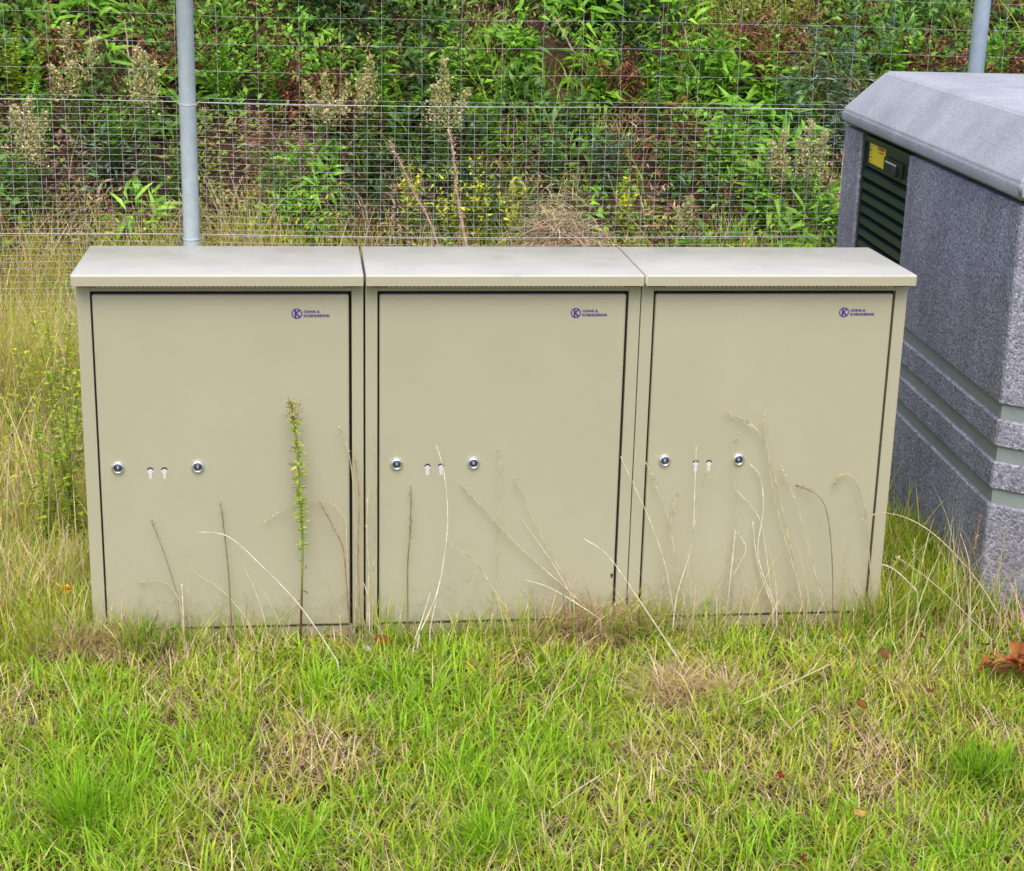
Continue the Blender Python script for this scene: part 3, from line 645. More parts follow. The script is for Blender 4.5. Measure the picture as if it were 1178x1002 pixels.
# distinct tufts in the lawn
def tuft(px, label, names, probs, n, hmin, hmax, rad, lean, seed, group=None, cat='grass tuft'):
    r_ = np.random.RandomState(seed); p = at_z(*px)
    if p.x < 2.13: p.y = min(p.y, -0.045)
    base = Vector((p.x, p.y, gz(p.x, p.y)))
    A = Acc(); rr = np.abs(r_.normal(0, rad, n)); a = r_.uniform(0, 2 * PI, n)
    C, _ = pick(r_, names, probs, n); x, y = rr * np.cos(a), rr * np.sin(a)
    z_ = ground_z(x + base.x, y + base.y) - base.z - 0.004
    k = ~blocked(x + base.x, y + base.y)
    mat = lean > 0.6; comb = r_.uniform(-2.6, -0.6)
    azv = np.where(r_.uniform(0, 1, n) < (0.6 if mat else 0.1), comb + r_.normal(0, 0.7, n), a + r_.normal(0, 0.6, n))
    if mat:   # several flattened wisps instead of one round head
        sub = r_.randint(0, 6, n); x = x * 0.8 + r_.normal(0, 0.065, 6)[sub]; y = y * 0.6 + r_.normal(0, 0.035, 6)[sub]; z_ = ground_z(x + base.x, y + base.y) - base.z + r_.uniform(0, 0.02, n)
        azv = azv + r_.uniform(-0.9, 0.9, 6)[sub]; k = ~blocked(x + base.x, y + base.y)
    A.blades(np.stack([x, y, z_], 1)[k], r_.uniform(hmin, hmax, n)[k], r_.uniform(0.0015, 0.0038, n)[k], azv[k], (np.abs(r_.normal(lean, 0.35, n)))[k], r_.uniform(-0.2, 1.5, n)[k], C[k], None, 5, r_.uniform(-0.9, 0.9, n)[k])
    o = obj('grass_tuft', A.mesh('grass_tuft'), M_grass); o.location = base
    return tag(o, label, cat, group)
tuft((690, 738), 'matted pinkish dry grass tuft in front of the gap between middle and right cabinets', ['pink', 'straw', 'brown'], [0.6, 0.3, 0.1], 1100, 0.07, 0.19, 0.035, 0.8, 1)
tuft((112, 752), 'matted pale dry grass tuft at the foot of the leftmost cabinet', ['pink', 'straw'], [0.55, 0.45], 1100, 0.06, 0.16, 0.04, 0.9, 2)
tuft((725, 715), 'green grass tuft growing up against the joint of middle and right cabinets', ['green', 'olive', 'dark'], [0.4, 0.4, 0.2], 260, 0.08, 0.17, 0.035, 0.3, 3)
tuft((175, 722), 'dense fine green grass tuft against the leftmost door', ['green', 'dark', 'vivid'], [0.5, 0.3, 0.2], 260, 0.07, 0.15, 0.035, 0.3, 4)
tuft((1125, 900), 'dark green dense grass tuft near the right edge of the lawn', ['vivid', 'dark', 'green'], [0.5, 0.3, 0.2], 700, 0.06, 0.11, 0.035, 0.4, 5)
tuft((95, 945), 'tall bright green grass tuft in the lower left of the lawn', ['vivid', 'green'], [0.7, 0.3], 420, 0.09, 0.17, 0.055, 0.4, 6)
tuft((560, 975), 'bright green grass tuft at the bottom middle of the lawn', ['vivid', 'green'], [0.7, 0.3], 420, 0.06, 0.12, 0.05, 0.4, 7)
tuft((800, 800), 'dry straw coloured grass tuft in the lawn before the right cabinet', ['straw', 'pink', 'olive'], [0.5, 0.4, 0.1], 650, 0.06, 0.15, 0.04, 0.9, 8)
tuft((985, 695), 'green grass tuft at the right cabinet corner', ['green', 'dark', 'olive'], [0.5, 0.2, 0.3], 260, 0.08, 0.19, 0.035, 0.3, 9)

# ------------------------------------------------------------------ plants on the bank and beside the cabinets
LP = dict(
    bright=[arr(0.195, 0.450, 0.027), arr(0.270, 0.540, 0.041), arr(0.135, 0.330, 0.027)],
    mid=[arr(0.12, 0.27, 0.035), arr(0.17, 0.33, 0.05), arr(0.10, 0.21, 0.04)],
    dark=[arr(0.045, 0.112, 0.020), arr(0.068, 0.150, 0.027), arr(0.030, 0.075, 0.020)],
    blue=[arr(0.150, 0.255, 0.162), arr(0.105, 0.195, 0.121), arr(0.240, 0.360, 0.230)],
    olive=[arr(0.255, 0.285, 0.054), arr(0.195, 0.240, 0.041), arr(0.360, 0.345, 0.095)],
    lime=[arr(0.420, 0.570, 0.041), arr(0.540, 0.630, 0.041), arr(0.255, 0.405, 0.041)],
    rust=[arr(0.240, 0.075, 0.041), arr(0.360, 0.150, 0.068), arr(0.135, 0.045, 0.034)],
    pinkb=[arr(0.495, 0.300, 0.189), arr(0.360, 0.195, 0.121), arr(0.600, 0.420, 0.257)],
    plume=[arr(0.62, 0.56, 0.24), arr(0.48, 0.46, 0.18), arr(0.72, 0.60, 0.34)],
    yellow=[arr(0.80, 0.72, 0.03), arr(0.750, 0.750, 0.054), arr(0.600, 0.675, 0.041)])
def lpick(r_, name, n, jit=0.25):
    C = np.stack(LP[name])[r_.randint(0, 3, n)]; return np.clip(C * (1 + r_.uniform(-jit, jit, (n, 1))), 0.003, 0.9)
KINDS = {  # leaf palette, length, width, leaves per metre of stem, stems, spread, droop, plume
    'broad':   ('bright', 0.075, 0.026, 75, 5, 0.40, 0.35, None),
    'willow':  ('mid', 0.060, 0.012, 150, 6, 0.35, 0.3, None),
    'bush':    ('bright', 0.034, 0.015, 230, 9, 0.55, 0.2, None),
    'bluish':  ('blue', 0.070, 0.016, 110, 6, 0.35, 0.4, None),
    'goldenrod': ('mid', 0.045, 0.009, 120, 4, 0.25, 0.5, 'plume'),
    'pinkish': ('pinkb', 0.035, 0.010, 150, 6, 0.4, 0.4, None),
    'bracken': ('rust', 0.050, 0.018, 160, 7, 0.7, 0.7, None),
    'yellowstem': ('lime', 0.040, 0.009, 80, 6, 0.30, 0.2, 'yellow'),
    'herb':    ('lime', 0.034, 0.012, 130, 6, 0.30, 0.2, None),
}
def make_plant(kind, base, h, label, seed, group, palette=None, name=None, stems=None):
    pal, LL, WW, dens, ns, spread, droop, plume = KINDS[kind]
    pal = palette or pal; ns = stems or ns
    r_ = np.random.RandomState(seed); A = Acc(); B = bmesh.new()
    t = thing(name or {'broad': 'leafy_shrub', 'willow': 'leafy_shrub', 'bush': 'low_bush', 'bluish': 'leafy_shrub', 'goldenrod': 'goldenrod', 'pinkish': 'withered_weed', 'bracken': 'dead_bracken', 'yellowstem': 'yellow_weed', 'herb': 'upright_weed'}[kind],
              label, 'plant' if kind not in ('broad', 'bush', 'bluish', 'willow') else 'shrub', base, 0, group)
    for s in range(ns):
        az = r_.uniform(0, 2 * PI); hs = h * r_.uniform(0.72, 1.0) if s else h
        rad = spread * hs * r_.uniform(0.2, 1.0) if s else 0.05 * h
        tip = np.array([rad * math.cos(az), rad * math.sin(az) * 0.8, hs * (1 - 0.25 * (rad / (hs + 1e-6)))])
        ctrl = np.array([tip[0] * 0.25, tip[1] * 0.25, hs * 0.6])
        T = np.linspace(0, 1, 9)[:, None]; pts = 2 * T * (1 - T) * ctrl + T * T * tip
        tube_bm(B, [tuple(p) for p in pts], list(np.linspace(0.0032, 0.0011, 9)), 4)
        n = max(10, int(dens * hs)); tt = r_.uniform(0.12, 1.0, n); tt = tt[:, None]
        Pp = 2 * tt * (1 - tt) * ctrl + tt * tt * tip
        tan = 2 * (1 - 2 * tt) * ctrl + 2 * tt * tip; tan /= np.linalg.norm(tan, axis=1, keepdims=True)
        a = r_.uniform(0, 2 * PI, n); D = np.stack([np.cos(a), np.sin(a), r_.uniform(-0.15, 0.75, n)], 1) + tan * 0.25
        L_ = LL * r_.uniform(0.55, 1.2, n) * (1.15 - 0.5 * tt[:, 0]); W_ = WW * r_.uniform(0.7, 1.2, n) * (1.1 - 0.4 * tt[:, 0])
        A.leaves(Pp, D, np.tile(arr(0, 0, 1.0), (n, 1)) + r_.normal(0, 0.35, (n, 3)), L_, W_, lpick(r_, pal, n), 0.35, droop)
        if plume:
            m = 300 if plume == 'plume' else 13
            f = r_.uniform(0.62 if plume == 'plume' else 0.45, 1.03, m)[:, None]; Pc = 2 * f * (1 - f) * ctrl + f * f * tip
            wv = (0.045 if plume == 'plume' else 0.02) * (1.12 - f) / 0.45 * min(1.0, hs)
            Pc = Pc + r_.normal(0, 1, (m, 3)) * wv * arr(1, 1, 0.6); D = r_.normal(0, 1, (m, 3)) + arr(0, 0, 0.8)
            s_ = 0.016 if plume == 'plume' else 0.024
            A.leaves(Pc, D, r_.normal(0, 1, (m, 3)), s_ * r_.uniform(0.6, 1.4, m), s_ * 0.5 * r_.uniform(0.6, 1.3, m), lpick(r_, plume, m), 0.2, 0.1)
    st_ = obj('stem', B, None, t)
    me = st_.data; at_ = me.attributes.new('tint', 'FLOAT_COLOR', 'POINT')
    sc = {'pinkish': (0.28, 0.17, 0.12), 'bracken': (0.16, 0.08, 0.05)}.get(kind, (0.30, 0.33, 0.10) if kind == 'herb' else (0.13, 0.15, 0.05))
    at_.data.foreach_set('color', np.tile(np.array((*sc, 1.0)), len(me.vertices))); me.materials.append(M_dry)
    obj('foliage', A.mesh('foliage'), M_leaf, t)
    return t
def find_base(px, py, h, y0=2.3, y1=5.5):
    """the spot on the ground whose plant of height h reaches this image point"""
    best = None
    for Yv in np.arange(y0, y1, 0.03):
        p = at_y(px, py, Yv); e = abs(p.z - gz(p.x, p.y) - h)
        if best is None or e < best[0]: best = (e, p)
    p = best[1]; z_ = gz(p.x, p.y); return Vector((p.x, p.y, z_ - 0.01)), max(0.12, p.z - z_)
PLANTS = [
    ('bush', 45, 70, .42, 'dense bright green bush on the bank at the far left', None),
    ('bush', 130, 95, .38, 'green bush on the bank between two beige plumes left of the post', None),
    ('goldenrod', 82, 25, .60, 'pale beige feathery plume high on the bank near the top left corner', None),
    ('goldenrod', 165, 55, .62, 'yellow beige feathery plume just left of the left fence post', None),
    ('goldenrod', 28, 112, .60, 'beige seed plume behind the fine mesh at the far left', None),
    ('bush', 252, 22, .45, 'bright green rounded bush just right of the left fence post', None),
    ('bush', 320, 40, .38, 'bright green bush on the bank, second right of the left post', None),
    ('bracken', 340, 55, .35, 'reddish brown dead bracken above the pink withered weeds', None),
    ('bracken', 390, 80, .30, 'dark red dead bracken beside the beige plume right of the left post', None),
    ('pinkish', 290, 118, .40, 'pinkish withered weed behind the top of the fine mesh, nearest the left post', None),
    ('pinkish', 345, 135, .40, 'greyish pink withered weed behind the fine mesh above the left lid', None),
    ('willow', 320, 160, .35, 'dark green narrow leaved shrub behind the fine mesh above the left lid', None),
    ('goldenrod', 378, 85, .45, 'small beige plume over the joint of left and middle lids', None),
    ('goldenrod', 422, 62, .50, 'green beige plume left of the tall slender one above the middle lid', None),
    ('goldenrod', 506, 66, .62, 'tall slender olive plume above the left part of the middle lid', None),
    ('bush', 455, 85, .36, 'bush with tiny white dots of flowers between two plumes', None),
    ('broad', 440, 12, .50, 'bright long leaved shrub at the top edge above the left cabinet', None),
    ('broad', 520, 20, .50, 'bright long leaved shrub at the top edge above the middle cabinet', None),
    ('broad', 600, 8, .45, 'broad leaved shrub at the top edge left of the leaning pale stick', None),
    ('bush', 570, 85, .40, 'grass green bush under the broad leaved shrub above the middle cabinet', None),
    ('willow', 660, 85, .35, 'mixed green weed at the foot of the leaning pale stick', None),
    ('broad', 690, 25, .42, 'light green shrub right of the leaning pale stick', None),
    ('broad', 760, 12, .50, 'large bright green shrub at the top edge above the right cabinet', None),
    ('broad', 835, 8, .50, 'bright green shrub at the top edge left of the bluish shrub', None),
    ('bracken', 720, 50, .34, 'dark red brown dead bracken under the bright shrub', None),
    ('bracken', 890, 5, .45, 'dark brown dead bracken at the top edge near the bluish shrub', None),
    ('bracken', 1065, 25, .45, 'dark bracken behind the right fence post', None),
    ('willow', 760, 90, .35, 'dark green narrow leaved weed above the fine mesh over the right cabinet', None),
    ('bluish', 975, 0, .75, 'tall blue green shrub at the top edge left of the kiosk roof', None),
    ('bluish', 925, 55, .50, 'low blue green shrub behind the kiosk end of the fence', None),
    ('broad', 890, 40, .48, 'shrub with drooping light green leaves left of the blue green one', None),
    ('broad', 845, 105, .42, 'light green sapling leaves over the right end of the fine mesh', None),
    ('broad', 880, 160, .45, 'bright drooping leaved sapling behind the fine mesh near the kiosk', None),
    ('broad', 1040, 10, .50, 'light green shrub above the kiosk roof ridge, left of the right post', None),
    ('bush', 1085, 55, .40, 'low green bush above the kiosk roof beside the right post', None),
    ('goldenrod', 935, 135, .50, 'olive plume behind the fine mesh nearest the kiosk wall', None),
    ('goldenrod', 900, 150, .45, 'olive plume behind the fine mesh, second from the kiosk wall', None),
    ('goldenrod', 790, 225, .30, 'short pale plume above the lid of the right cabinet', None),
    ('yellowstem', 470, 180, .40, 'yellow flecked weed above the left part of the middle lid', None),
    ('yellowstem', 555, 175, .42, 'yellow flecked weed right of the tall brown dock stalk', None),
    ('yellowstem', 590, 205, .35, 'yellow flecked weed left of the dry brush heap', None),
    ('yellowstem', 720, 195, .35, 'yellow flecked weed right of the dry brush heap', None),
    ('yellowstem', 520, 215, .30, 'low yellow flecked weed at the foot of the tall brown dock stalk', None),
    ('bush', 640, 150, .30, 'dark green low bush behind the fine mesh above the middle lid', 'mid'),
    ('bush', 700, 140, .32, 'blue tinged low bush behind the fine mesh above the right lid joint', 'blue'),
    ('bush', 780, 145, .32, 'green low bush behind the fine mesh above the right lid', 'mid'),
    ('bush', 430, 150, .32, 'dark low bush behind the fine mesh above the joint of left and middle lids', 'dark'),
    ('bush', 120, 150, .32, 'dark green low bush behind the fine mesh left of the post', 'dark'),
    ('bush', 200, 160, .30, 'green low bush behind the fine mesh beside the left post', 'mid'),
    ('bush', 1150, 20, .45, 'green bush above the kiosk roof right of the right post', 'bright'),
    ('bracken', 1160, 50, .35, 'red brown bracken above the kiosk roof right of the right post', None),
    ('broad', 335, 222, .22, 'pale broad leaved seedling above the left lid', None),
    ('broad', 950, 210, .35, 'small bright sapling touching the kiosk wall behind the mesh', None),
    ('bush', 15, 18, .40, 'pale yellow green bush in the top left corner', 'lime'),
    ('bracken', 60, 10, .40, 'dark red bracken at the top edge near the left corner', None),
    ('bracken', 205, 18, .38, 'dark red bracken at the top edge touching the left post', None),
    ('willow', 20, 175, .30, 'dark green weed behind the fine mesh at the far left edge', None),
]
for i, (kd, px, py, h, lab, pal) in enumerate(PLANTS):
    b, hh = find_base(px, py, h)
    make_plant(kd, b, hh, lab, 100 + i, 'plants on the bank behind the fence', pal)
for i, (px, py, h, lab) in enumerate([(62, 350, 0.45, 'yellow green upright weed left of the left cabinet, taller and behind'), (45, 455, 0.34, 'yellow green small leaved weed at the left edge, nearer the camera'), (82, 470, 0.30, 'small leaved green weed close to the left side of the cabinets'), (20, 395, 0.32, 'yellow green weed at the far left edge below the lid height'), (75, 405, 0.36, 'leafy weed touching the left cabinet edge just below the lid'), (88, 350, 0.30, 'small weed peeping out right under the left lid corner')]):
    b, hh = find_base(px, py, h + 0.16, 0.4, 2.1); make_plant('herb', b, hh, lab, 300 + i, 'weeds beside the left cabinet')

# ------------------------------------------------------------------ bank undergrowth that nobody could count
ug = Acc()
def clump_leaves(n_cl, per, x0, x1, y0, y1, kinds, seed, zr=(0.03, 0.2), patch=0.55, rr_=(0.07, 0.17)):
    """mounds of one species each; every species keeps to its own patches of the bank"""
    r_ = np.random.RandomState(seed)
    m0 = n_cl * 4; cx = r_.uniform(x0, x1, m0); cy = r_.uniform(y0, y1, m0)
    sc = np.stack([fbm(cx, cy, patch, seed * 7 + k * 13) + 0.22 * w_ + r_.normal(0, 0.025, m0) for k, (_, _, _, w_, _) in enumerate(kinds)])
    who = sc.argmax(0); cx, cy, who = cx[:n_cl], cy[:n_cl], who[:n_cl]
    for k, (nm, LL, WW, w_, dr) in enumerate(kinds):
        a = who == k; m = int(a.sum())
        if not m: continue
        ax, ay = cx[a], cy[a]; rd = r_.uniform(*rr_, m); hh = r_.uniform(*zr, m); br = r_.uniform(0.7, 1.25, m)
        ci = np.repeat(np.arange(m), (per * (rd / 0.12) ** 1.6).astype(int)); n = len(ci)
        v = r_.normal(0, 1, (n, 3)); v /= np.linalg.norm(v, axis=1, keepdims=True); v[:, 2] = np.abs(v[:, 2])
        rr = r_.uniform(0.1, 1, n) ** 0.35 * rd[ci]
        x = ax[ci] + v[:, 0] * rr; y = ay[ci] + v[:, 1] * rr
        z_ = ground_z(ax, ay)[ci] + (hh[ci] + 0.04) * v[:, 2] + (ground_z(x, y) - ground_z(ax, ay)[ci]) * 0.8 + 0.01
        C = lpick(r_, nm, n, 0.3) * br[ci][:, None]; k_ = ~blocked(x, y)
        D = v * arr(1, 1, 0.7) + r_.normal(0, 0.45, (n, 3)) + arr(0, -0.1, 0.15)
        ug.leaves(np.stack([x, y, z_], 1)[k_], D[k_], (np.tile(arr(0, -0.4, 1.0), (n, 1)) + r_.normal(0, 0.4, (n, 3)))[k_], (LL * r_.uniform(0.5, 1.4, n))[k_], (WW * r_.uniform(0.6, 1.4, n))[k_], C[k_], 0.35, dr)
clump_leaves(1050, 60, -2.6, 5.2, 2.9, 5.0, [
    ('bright', 0.040, 0.018, 1.04, 0.25), ('mid', 0.055, 0.020, 1.0, 0.3), ('rust', 0.055, 0.012, 0.75, 0.7), ('pinkb', 0.035, 0.008, 0.75, 0.5), ('blue', 0.055, 0.013, 0.6, 0.4),
    ('bright', 0.10, 0.024, 0.8, 0.6), ('olive', 0.03, 0.012, 0.85, 0.3), ('dark', 0.055, 0.024, 1.0, 0.3)], 11)
clump_leaves(2000, 34, -2.6, 5.2, 2.95, 5.0, [('mid', 0.028, 0.011, 1.0, 0.3), ('olive', 0.026, 0.009, 0.95, 0.3), ('pinkb', 0.030, 0.007, 0.85, 0.5), ('rust', 0.03, 0.010, 0.8, 0.5), ('dark', 0.03, 0.012, 0.95, 0.3)], 21, (0.0, 0.08), 0.22)
clump_leaves(170, 50, -2.6, 5.2, 2.35, 3.0, [('lime', 0.03, 0.009, 1, 0.3), ('mid', 0.03, 0.012, 0.9, 0.3), ('olive', 0.03, 0.009, 0.9, 0.3), ('pinkb', 0.03, 0.008, 0.6, 0.3)], 12, (0.1, 0.28), 0.4)
clump_leaves(90, 50, -1.6, 0.0, 0.7, 2.3, [('lime', 0.024, 0.010, 1.0, 0.3), ('olive', 0.024, 0.009, 0.7, 0.3)], 13, (0.1, 0.35), 0.4, (0.05, 0.11))
for k_, (bx0, bx1, by0, by1, nn) in enumerate(((-12, 15, 5.0, 9.0, 600), (-12, -2.6, 2.6, 5.0, 300), (5.2, 14, 2.6, 5.0, 300))):
    clump_leaves(nn, 26, bx0, bx1, by0, by1, [('mid', 0.11, 0.045, 1, 0.3), ('dark', 0.11, 0.045, 1, 0.3), ('bright', 0.10, 0.04, 0.9, 0.3), ('rust', 0.09, 0.03, 0.5, 0.5)], 14 + k_, (0.1, 0.5), 0.9, (0.2, 0.4))
# arching blades and dead stalks among the leaves
r_ = np.random.RandomState(44)
for nn, y0, y1, names, probs, h0, h1, wd in ((9000, 3.2, 5.0, ['green', 'vivid', 'olive'], [0.4, 0.3, 0.3], 0.15, 0.36, (0.004, 0.009)), (9000, 2.8, 5.0, ['brown', 'pink', 'straw'], [0.5, 0.35, 0.15], 0.12, 0.36, (0.002, 0.005))):
    x = r_.uniform(-2.6, 5.2, nn); y = r_.uniform(y0, y1, nn); f = fbm(x, y, 0.5, 31 if names[0] == 'green' else 57); k = (f > 0.52) & ~blocked(x, y); x, y = x[k], y[k]; n = len(x)
    C, _ = pick(r_, names, probs, n)
    ug.blades(np.stack([x, y, ground_z(x, y)], 1), r_.uniform(h0, h1, n), r_.uniform(*wd, n), r_.uniform(0, 2 * PI, n), np.abs(r_.normal(0.4, 0.4, n)), r_.uniform(0.4, 2.0, n), C, None, 5, r_.uniform(-1, 1, n))
ub = obj('bank_undergrowth', ug.mesh('bank_undergrowth'), M_leaf)
tag(ub, 'tangled green and red brown undergrowth covering the bank behind the fence', 'undergrowth', kind='stuff')

# ------------------------------------------------------------------ single stalks
def tinted(o, c, jit=0.0):
    me = o.data; n = len(me.vertices); a = me.attributes.new('tint', 'FLOAT_COLOR', 'POINT')
    C = np.ones((n, 4)); C[:, :3] = np.array(c); r0 = np.random.RandomState(n)
    z_ = np.array([v.co.z for v in me.vertices]); C[:, :3] *= (1 + jit * np.sin(z_ * 90 + n))[:, None]
    a.data.foreach_set('color', C.ravel()); return o
def stalk(name, pts_px, Y0, Y1, rad, colr, label, cat, group, nodes=True, seed=0, seedhead=0.0):
    """pts_px listed from tip to root; the stalk leans from depth Y0 at the root to Y1 at the tip"""
    n = len(pts_px); P = []
    for i, (px, py) in enumerate(pts_px):
        f = i / (n - 1); P.append(at_y(px, py, Y1 + (Y0 - Y1) * f))
    P = smooth_pts(P, 5); root = P[-1].copy(); g = gz(root.x, root.y)
    if root.z > g - 0.01:
        d = (P[-1] - P[-2]).normalized(); e = Vector((root.x + d.x * 0.02, root.y, g - 0.015))
        if (e - root).length > 0.02: P.append((root + e) / 2)
        P.append(e); root = e
    m = len(P); rad *= 1.15; rr = [rad * (0.55 + 0.6 * (i / (m - 1))) for i in range(m)]
    bm = bmesh.new(); tube_bm(bm, [p - root for p in P], rr, 5)
    if seedhead:
        q_ = np.random.RandomState(seed + 5); k = int(m * seedhead)
        for j in range(k * 5):
            i = q_.randint(0, max(1, k)); p = P[i].lerp(P[min(i + 1, m - 1)], q_.uniform()) - root
            d = Vector(q_.normal(0, 1, 3)); d += (P[0] - P[k]).normalized() * 1.5; d.normalize(); s = Vector(q_.normal(0, 1, 3)).cross(d).normalized() * 0.0012
            bm.faces.new([bm.verts.new(p), bm.verts.new(p + d * 0.004 + s), bm.verts.new(p + d * 0.009), bm.verts.new(p + d * 0.004 - s)])
    o = obj(name, bm, M_dry, None, True); o.location = root; tinted(o, colr, 0.12)
    return tag(o, label, cat, group)
PALE, TAN, BRN, GRN = (0.74, 0.67, 0.52), (0.60, 0.50, 0.31), (0.30, 0.20, 0.11), (0.22, 0.25, 0.08)
GS = 'dry grass stalks standing before the cabinets'
STALKS = [
    ([(502, 512), (511, 545), (515, 600), (508, 660), (495, 722)], .0017, PALE, 'bleached stalk crossing the right key slot of the middle door', 0),
    ([(530, 557), (560, 590), (600, 632), (650, 676), (672, 697)], .0019, TAN, 'thick tan stalk slanting down right from beside the right lock of the middle door', 0),
    ([(573, 515), (575, 560), (572, 640), (570, 705)], .0010, TAN, 'thin upright stalk right of the right lock of the middle door', 0),
    ([(592, 550), (612, 595), (635, 640), (655, 672)], .0012, TAN, 'thin stalk leaning left over the centre of the middle door', 0),
    ([(600, 597), (622, 628), (640, 655), (660, 690)], .0011, PALE, 'short pale stalk leaning left, low in the centre of the middle door', 0),
    ([(473, 560), (472, 610), (469, 650), (469, 712)], .0019, GRN, 'greenish upright seed spike below the left key slot of the middle door', .5),
    ([(254, 578), (259, 620), (263, 660), (266, 712)], .0017, (0.27, 0.22, 0.10), 'olive brown upright stalk right of the locks on the left door', .35),
    ([(228, 612), (262, 617), (300, 650), (345, 697), (388, 760)], .0016, PALE, 'long bleached stalk arching across the foot of the tall green weed', 0),
    ([(175, 600), (190, 640), (204, 685), (208, 715)], .0013, (0.33, 0.27, 0.14), 'thin brown stalk leaning left low on the left door', .3),
    ([(160, 671), (178, 668), (196, 674), (207, 692)], .0013, TAN, 'short hooked stalk at the bottom of the left door', 0),
    ([(209, 672), (210, 690), (211, 716)], .0022, PALE, 'short stout bleached stub before the left door', 0),
    ([(390, 490), (403, 530), (409, 600), (410, 665), (408, 715)], .0016, TAN, 'curved stalk with its tip over the right edge of the left door', 0),
    ([(407, 520), (413, 570), (412, 640), (414, 720)], .0022, (0.40, 0.28, 0.15), 'brown fuzzy stalk on the joint of left and middle cabinets', .7),
    ([(424, 560), (422, 610), (424, 660), (422, 722)], .0018, TAN, 'tan stalk just right of the joint of left and middle cabinets', .3),
    ([(430, 500), (433, 560), (430, 640), (428, 722)], .0014, (0.5, 0.42, 0.22), 'yellowish stalk along the left edge of the middle door', .3),
    ([(418, 670), (424, 690), (425, 722)], .0018, PALE, 'short white stub below the joint of left and middle cabinets', 0),
    ([(304, 600), (345, 578), (382, 580), (398, 600)], .0010, TAN, 'fine stalk bridging over the stem of the tall green weed', 0),
    ([(369, 580), (380, 600), (390, 620), (396, 640), (402, 720)], .0015, (0.36, 0.22, 0.14), 'reddish brown stalk at the lower right of the left door', .5),
    ([(512, 624), (540, 640), (560, 665), (574, 694), (580, 720)], .0014, TAN, 'arched stalk low on the middle door left of its centre', 0),
    ([(506, 668), (500, 690), (482, 730)], .0020, PALE, 'pale blade at the foot of the middle door, left of the arched stalk', 0),
    ([(495, 682), (488, 705), (476, 740)], .0018, PALE, 'pale leaning blade at the lower left foot of the middle door', 0),
    ([(604, 667), (630, 675), (660, 692), (690, 712)], .0016, PALE, 'pale stalk lying towards the pinkish tuft under the middle door', 0),
    ([(672, 620), (700, 640), (735, 690), (765, 735), (802, 792)], .0018, PALE, 'long bleached stalk crossing the joint of middle and right cabinets', 0),
    ([(714, 525), (730, 560), (748, 600), (765, 650), (775, 705)], .0014, PALE, 'thin pale stalk from the right edge of the middle door', 0),
    ([(743, 532), (757, 565), (770, 600), (778, 650), (790, 705)], .0015, TAN, 'tan stalk from the left edge of the right door', 0),
    ([(780, 565), (772, 600), (766, 650), (757, 705)], .0012, TAN, 'thin upright stalk below the left lock of the right door', .4),
    ([(801, 513), (799, 570), (796, 625), (780, 680), (775, 712)], .0016, PALE, 'bleached upright stalk crossing the left key slot of the right door', 0),
    ([(821, 530), (810, 550), (800, 600), (792, 650), (784, 712)], .0013, (0.58, 0.48, 0.28), 'forked looking stalk crossing the right key slot of the right door', 0),
    ([(834, 476), (856, 483), (877, 503), (890, 545), (905, 610), (925, 700)], .0017, TAN, 'highest arched stalk on the right door, curling left at its tip', .3),
    ([(879, 474), (884, 530), (895, 590), (912, 650), (925, 705)], .0014, (0.58, 0.5, 0.3), 'upright stalk reaching beside the tip of the highest arched stalk', .2),
    ([(848, 503), (844, 512), (843, 530), (848, 580)], .0010, TAN, 'tiny hooked stalk left of the right lock on the right door', 0),
    ([(863, 534), (875, 550), (878, 588), (872, 640), (893, 700)], .0018, PALE, 'bleached bent stalk starting at the right lock of the right door', 0),
    ([(848, 565), (862, 580), (875, 600), (882, 640), (889, 700)], .0012, PALE, 'short pale stalk right under the right lock of the right door', 0),
    ([(898, 535), (914, 575), (928, 620), (938, 660), (950, 705)], .0012, TAN, 'thin slanting stalk in the middle of the right door', 0),
    ([(917, 559), (935, 566), (950, 585), (957, 640), (958, 705)], .0014, BRN, 'brown arched stalk on the right part of the right door', .3),
    ([(960, 559), (968, 547), (979, 547), (989, 566), (997, 600), (1003, 690)], .0014, (0.55, 0.42, 0.25), 'stalk with a hooked tip near the right edge of the right door', .3),
    ([(987, 599), (1015, 590), (1050, 599), (1085, 624), (1125, 669), (1150, 710)], .0017, TAN, 'long stalk arching from the right door towards the kiosk', 0),
    ([(947, 682), (970, 658), (995, 649), (1025, 653), (1055, 680)], .0021, PALE, 'thick bleached arc over the lower right corner of the right door', 0),
    ([(840, 668), (850, 650), (858, 630), (846, 610)], .0014, PALE, 'short pale forked stem low in the middle of the right door', 0),
    ([(866, 600), (872, 650), (890, 700)], .0016, PALE, 'pale upright stub low in the middle of the right door', 0),
    ([(1105, 614), (1115, 649), (1116, 700), (1115, 755)], .0018, (0.58, 0.48, 0.33), 'upright pale stalk in front of the kiosk corner', 0),
    ([(1128, 592), (1122, 625), (1113, 655), (1108, 740)], .0018, BRN, 'brown seed stalk leaning right before the kiosk corner', .5),
    ([(1052, 619), (1050, 660), (1044, 700), (1042, 745)], .0014, (0.5, 0.45, 0.2), 'upright yellowish stalk between right cabinet and kiosk', .3),
    ([(1127, 690), (1108, 720), (1082, 758), (1070, 775)], .0017, (0.6, 0.52, 0.32), 'pale stalk lying slanted before the kiosk foot', 0),
    ([(1030, 640), (1060, 660), (1095, 690), (1140, 735)], .0014, TAN, 'stalk drooping right in the gap before the kiosk', 0),
]
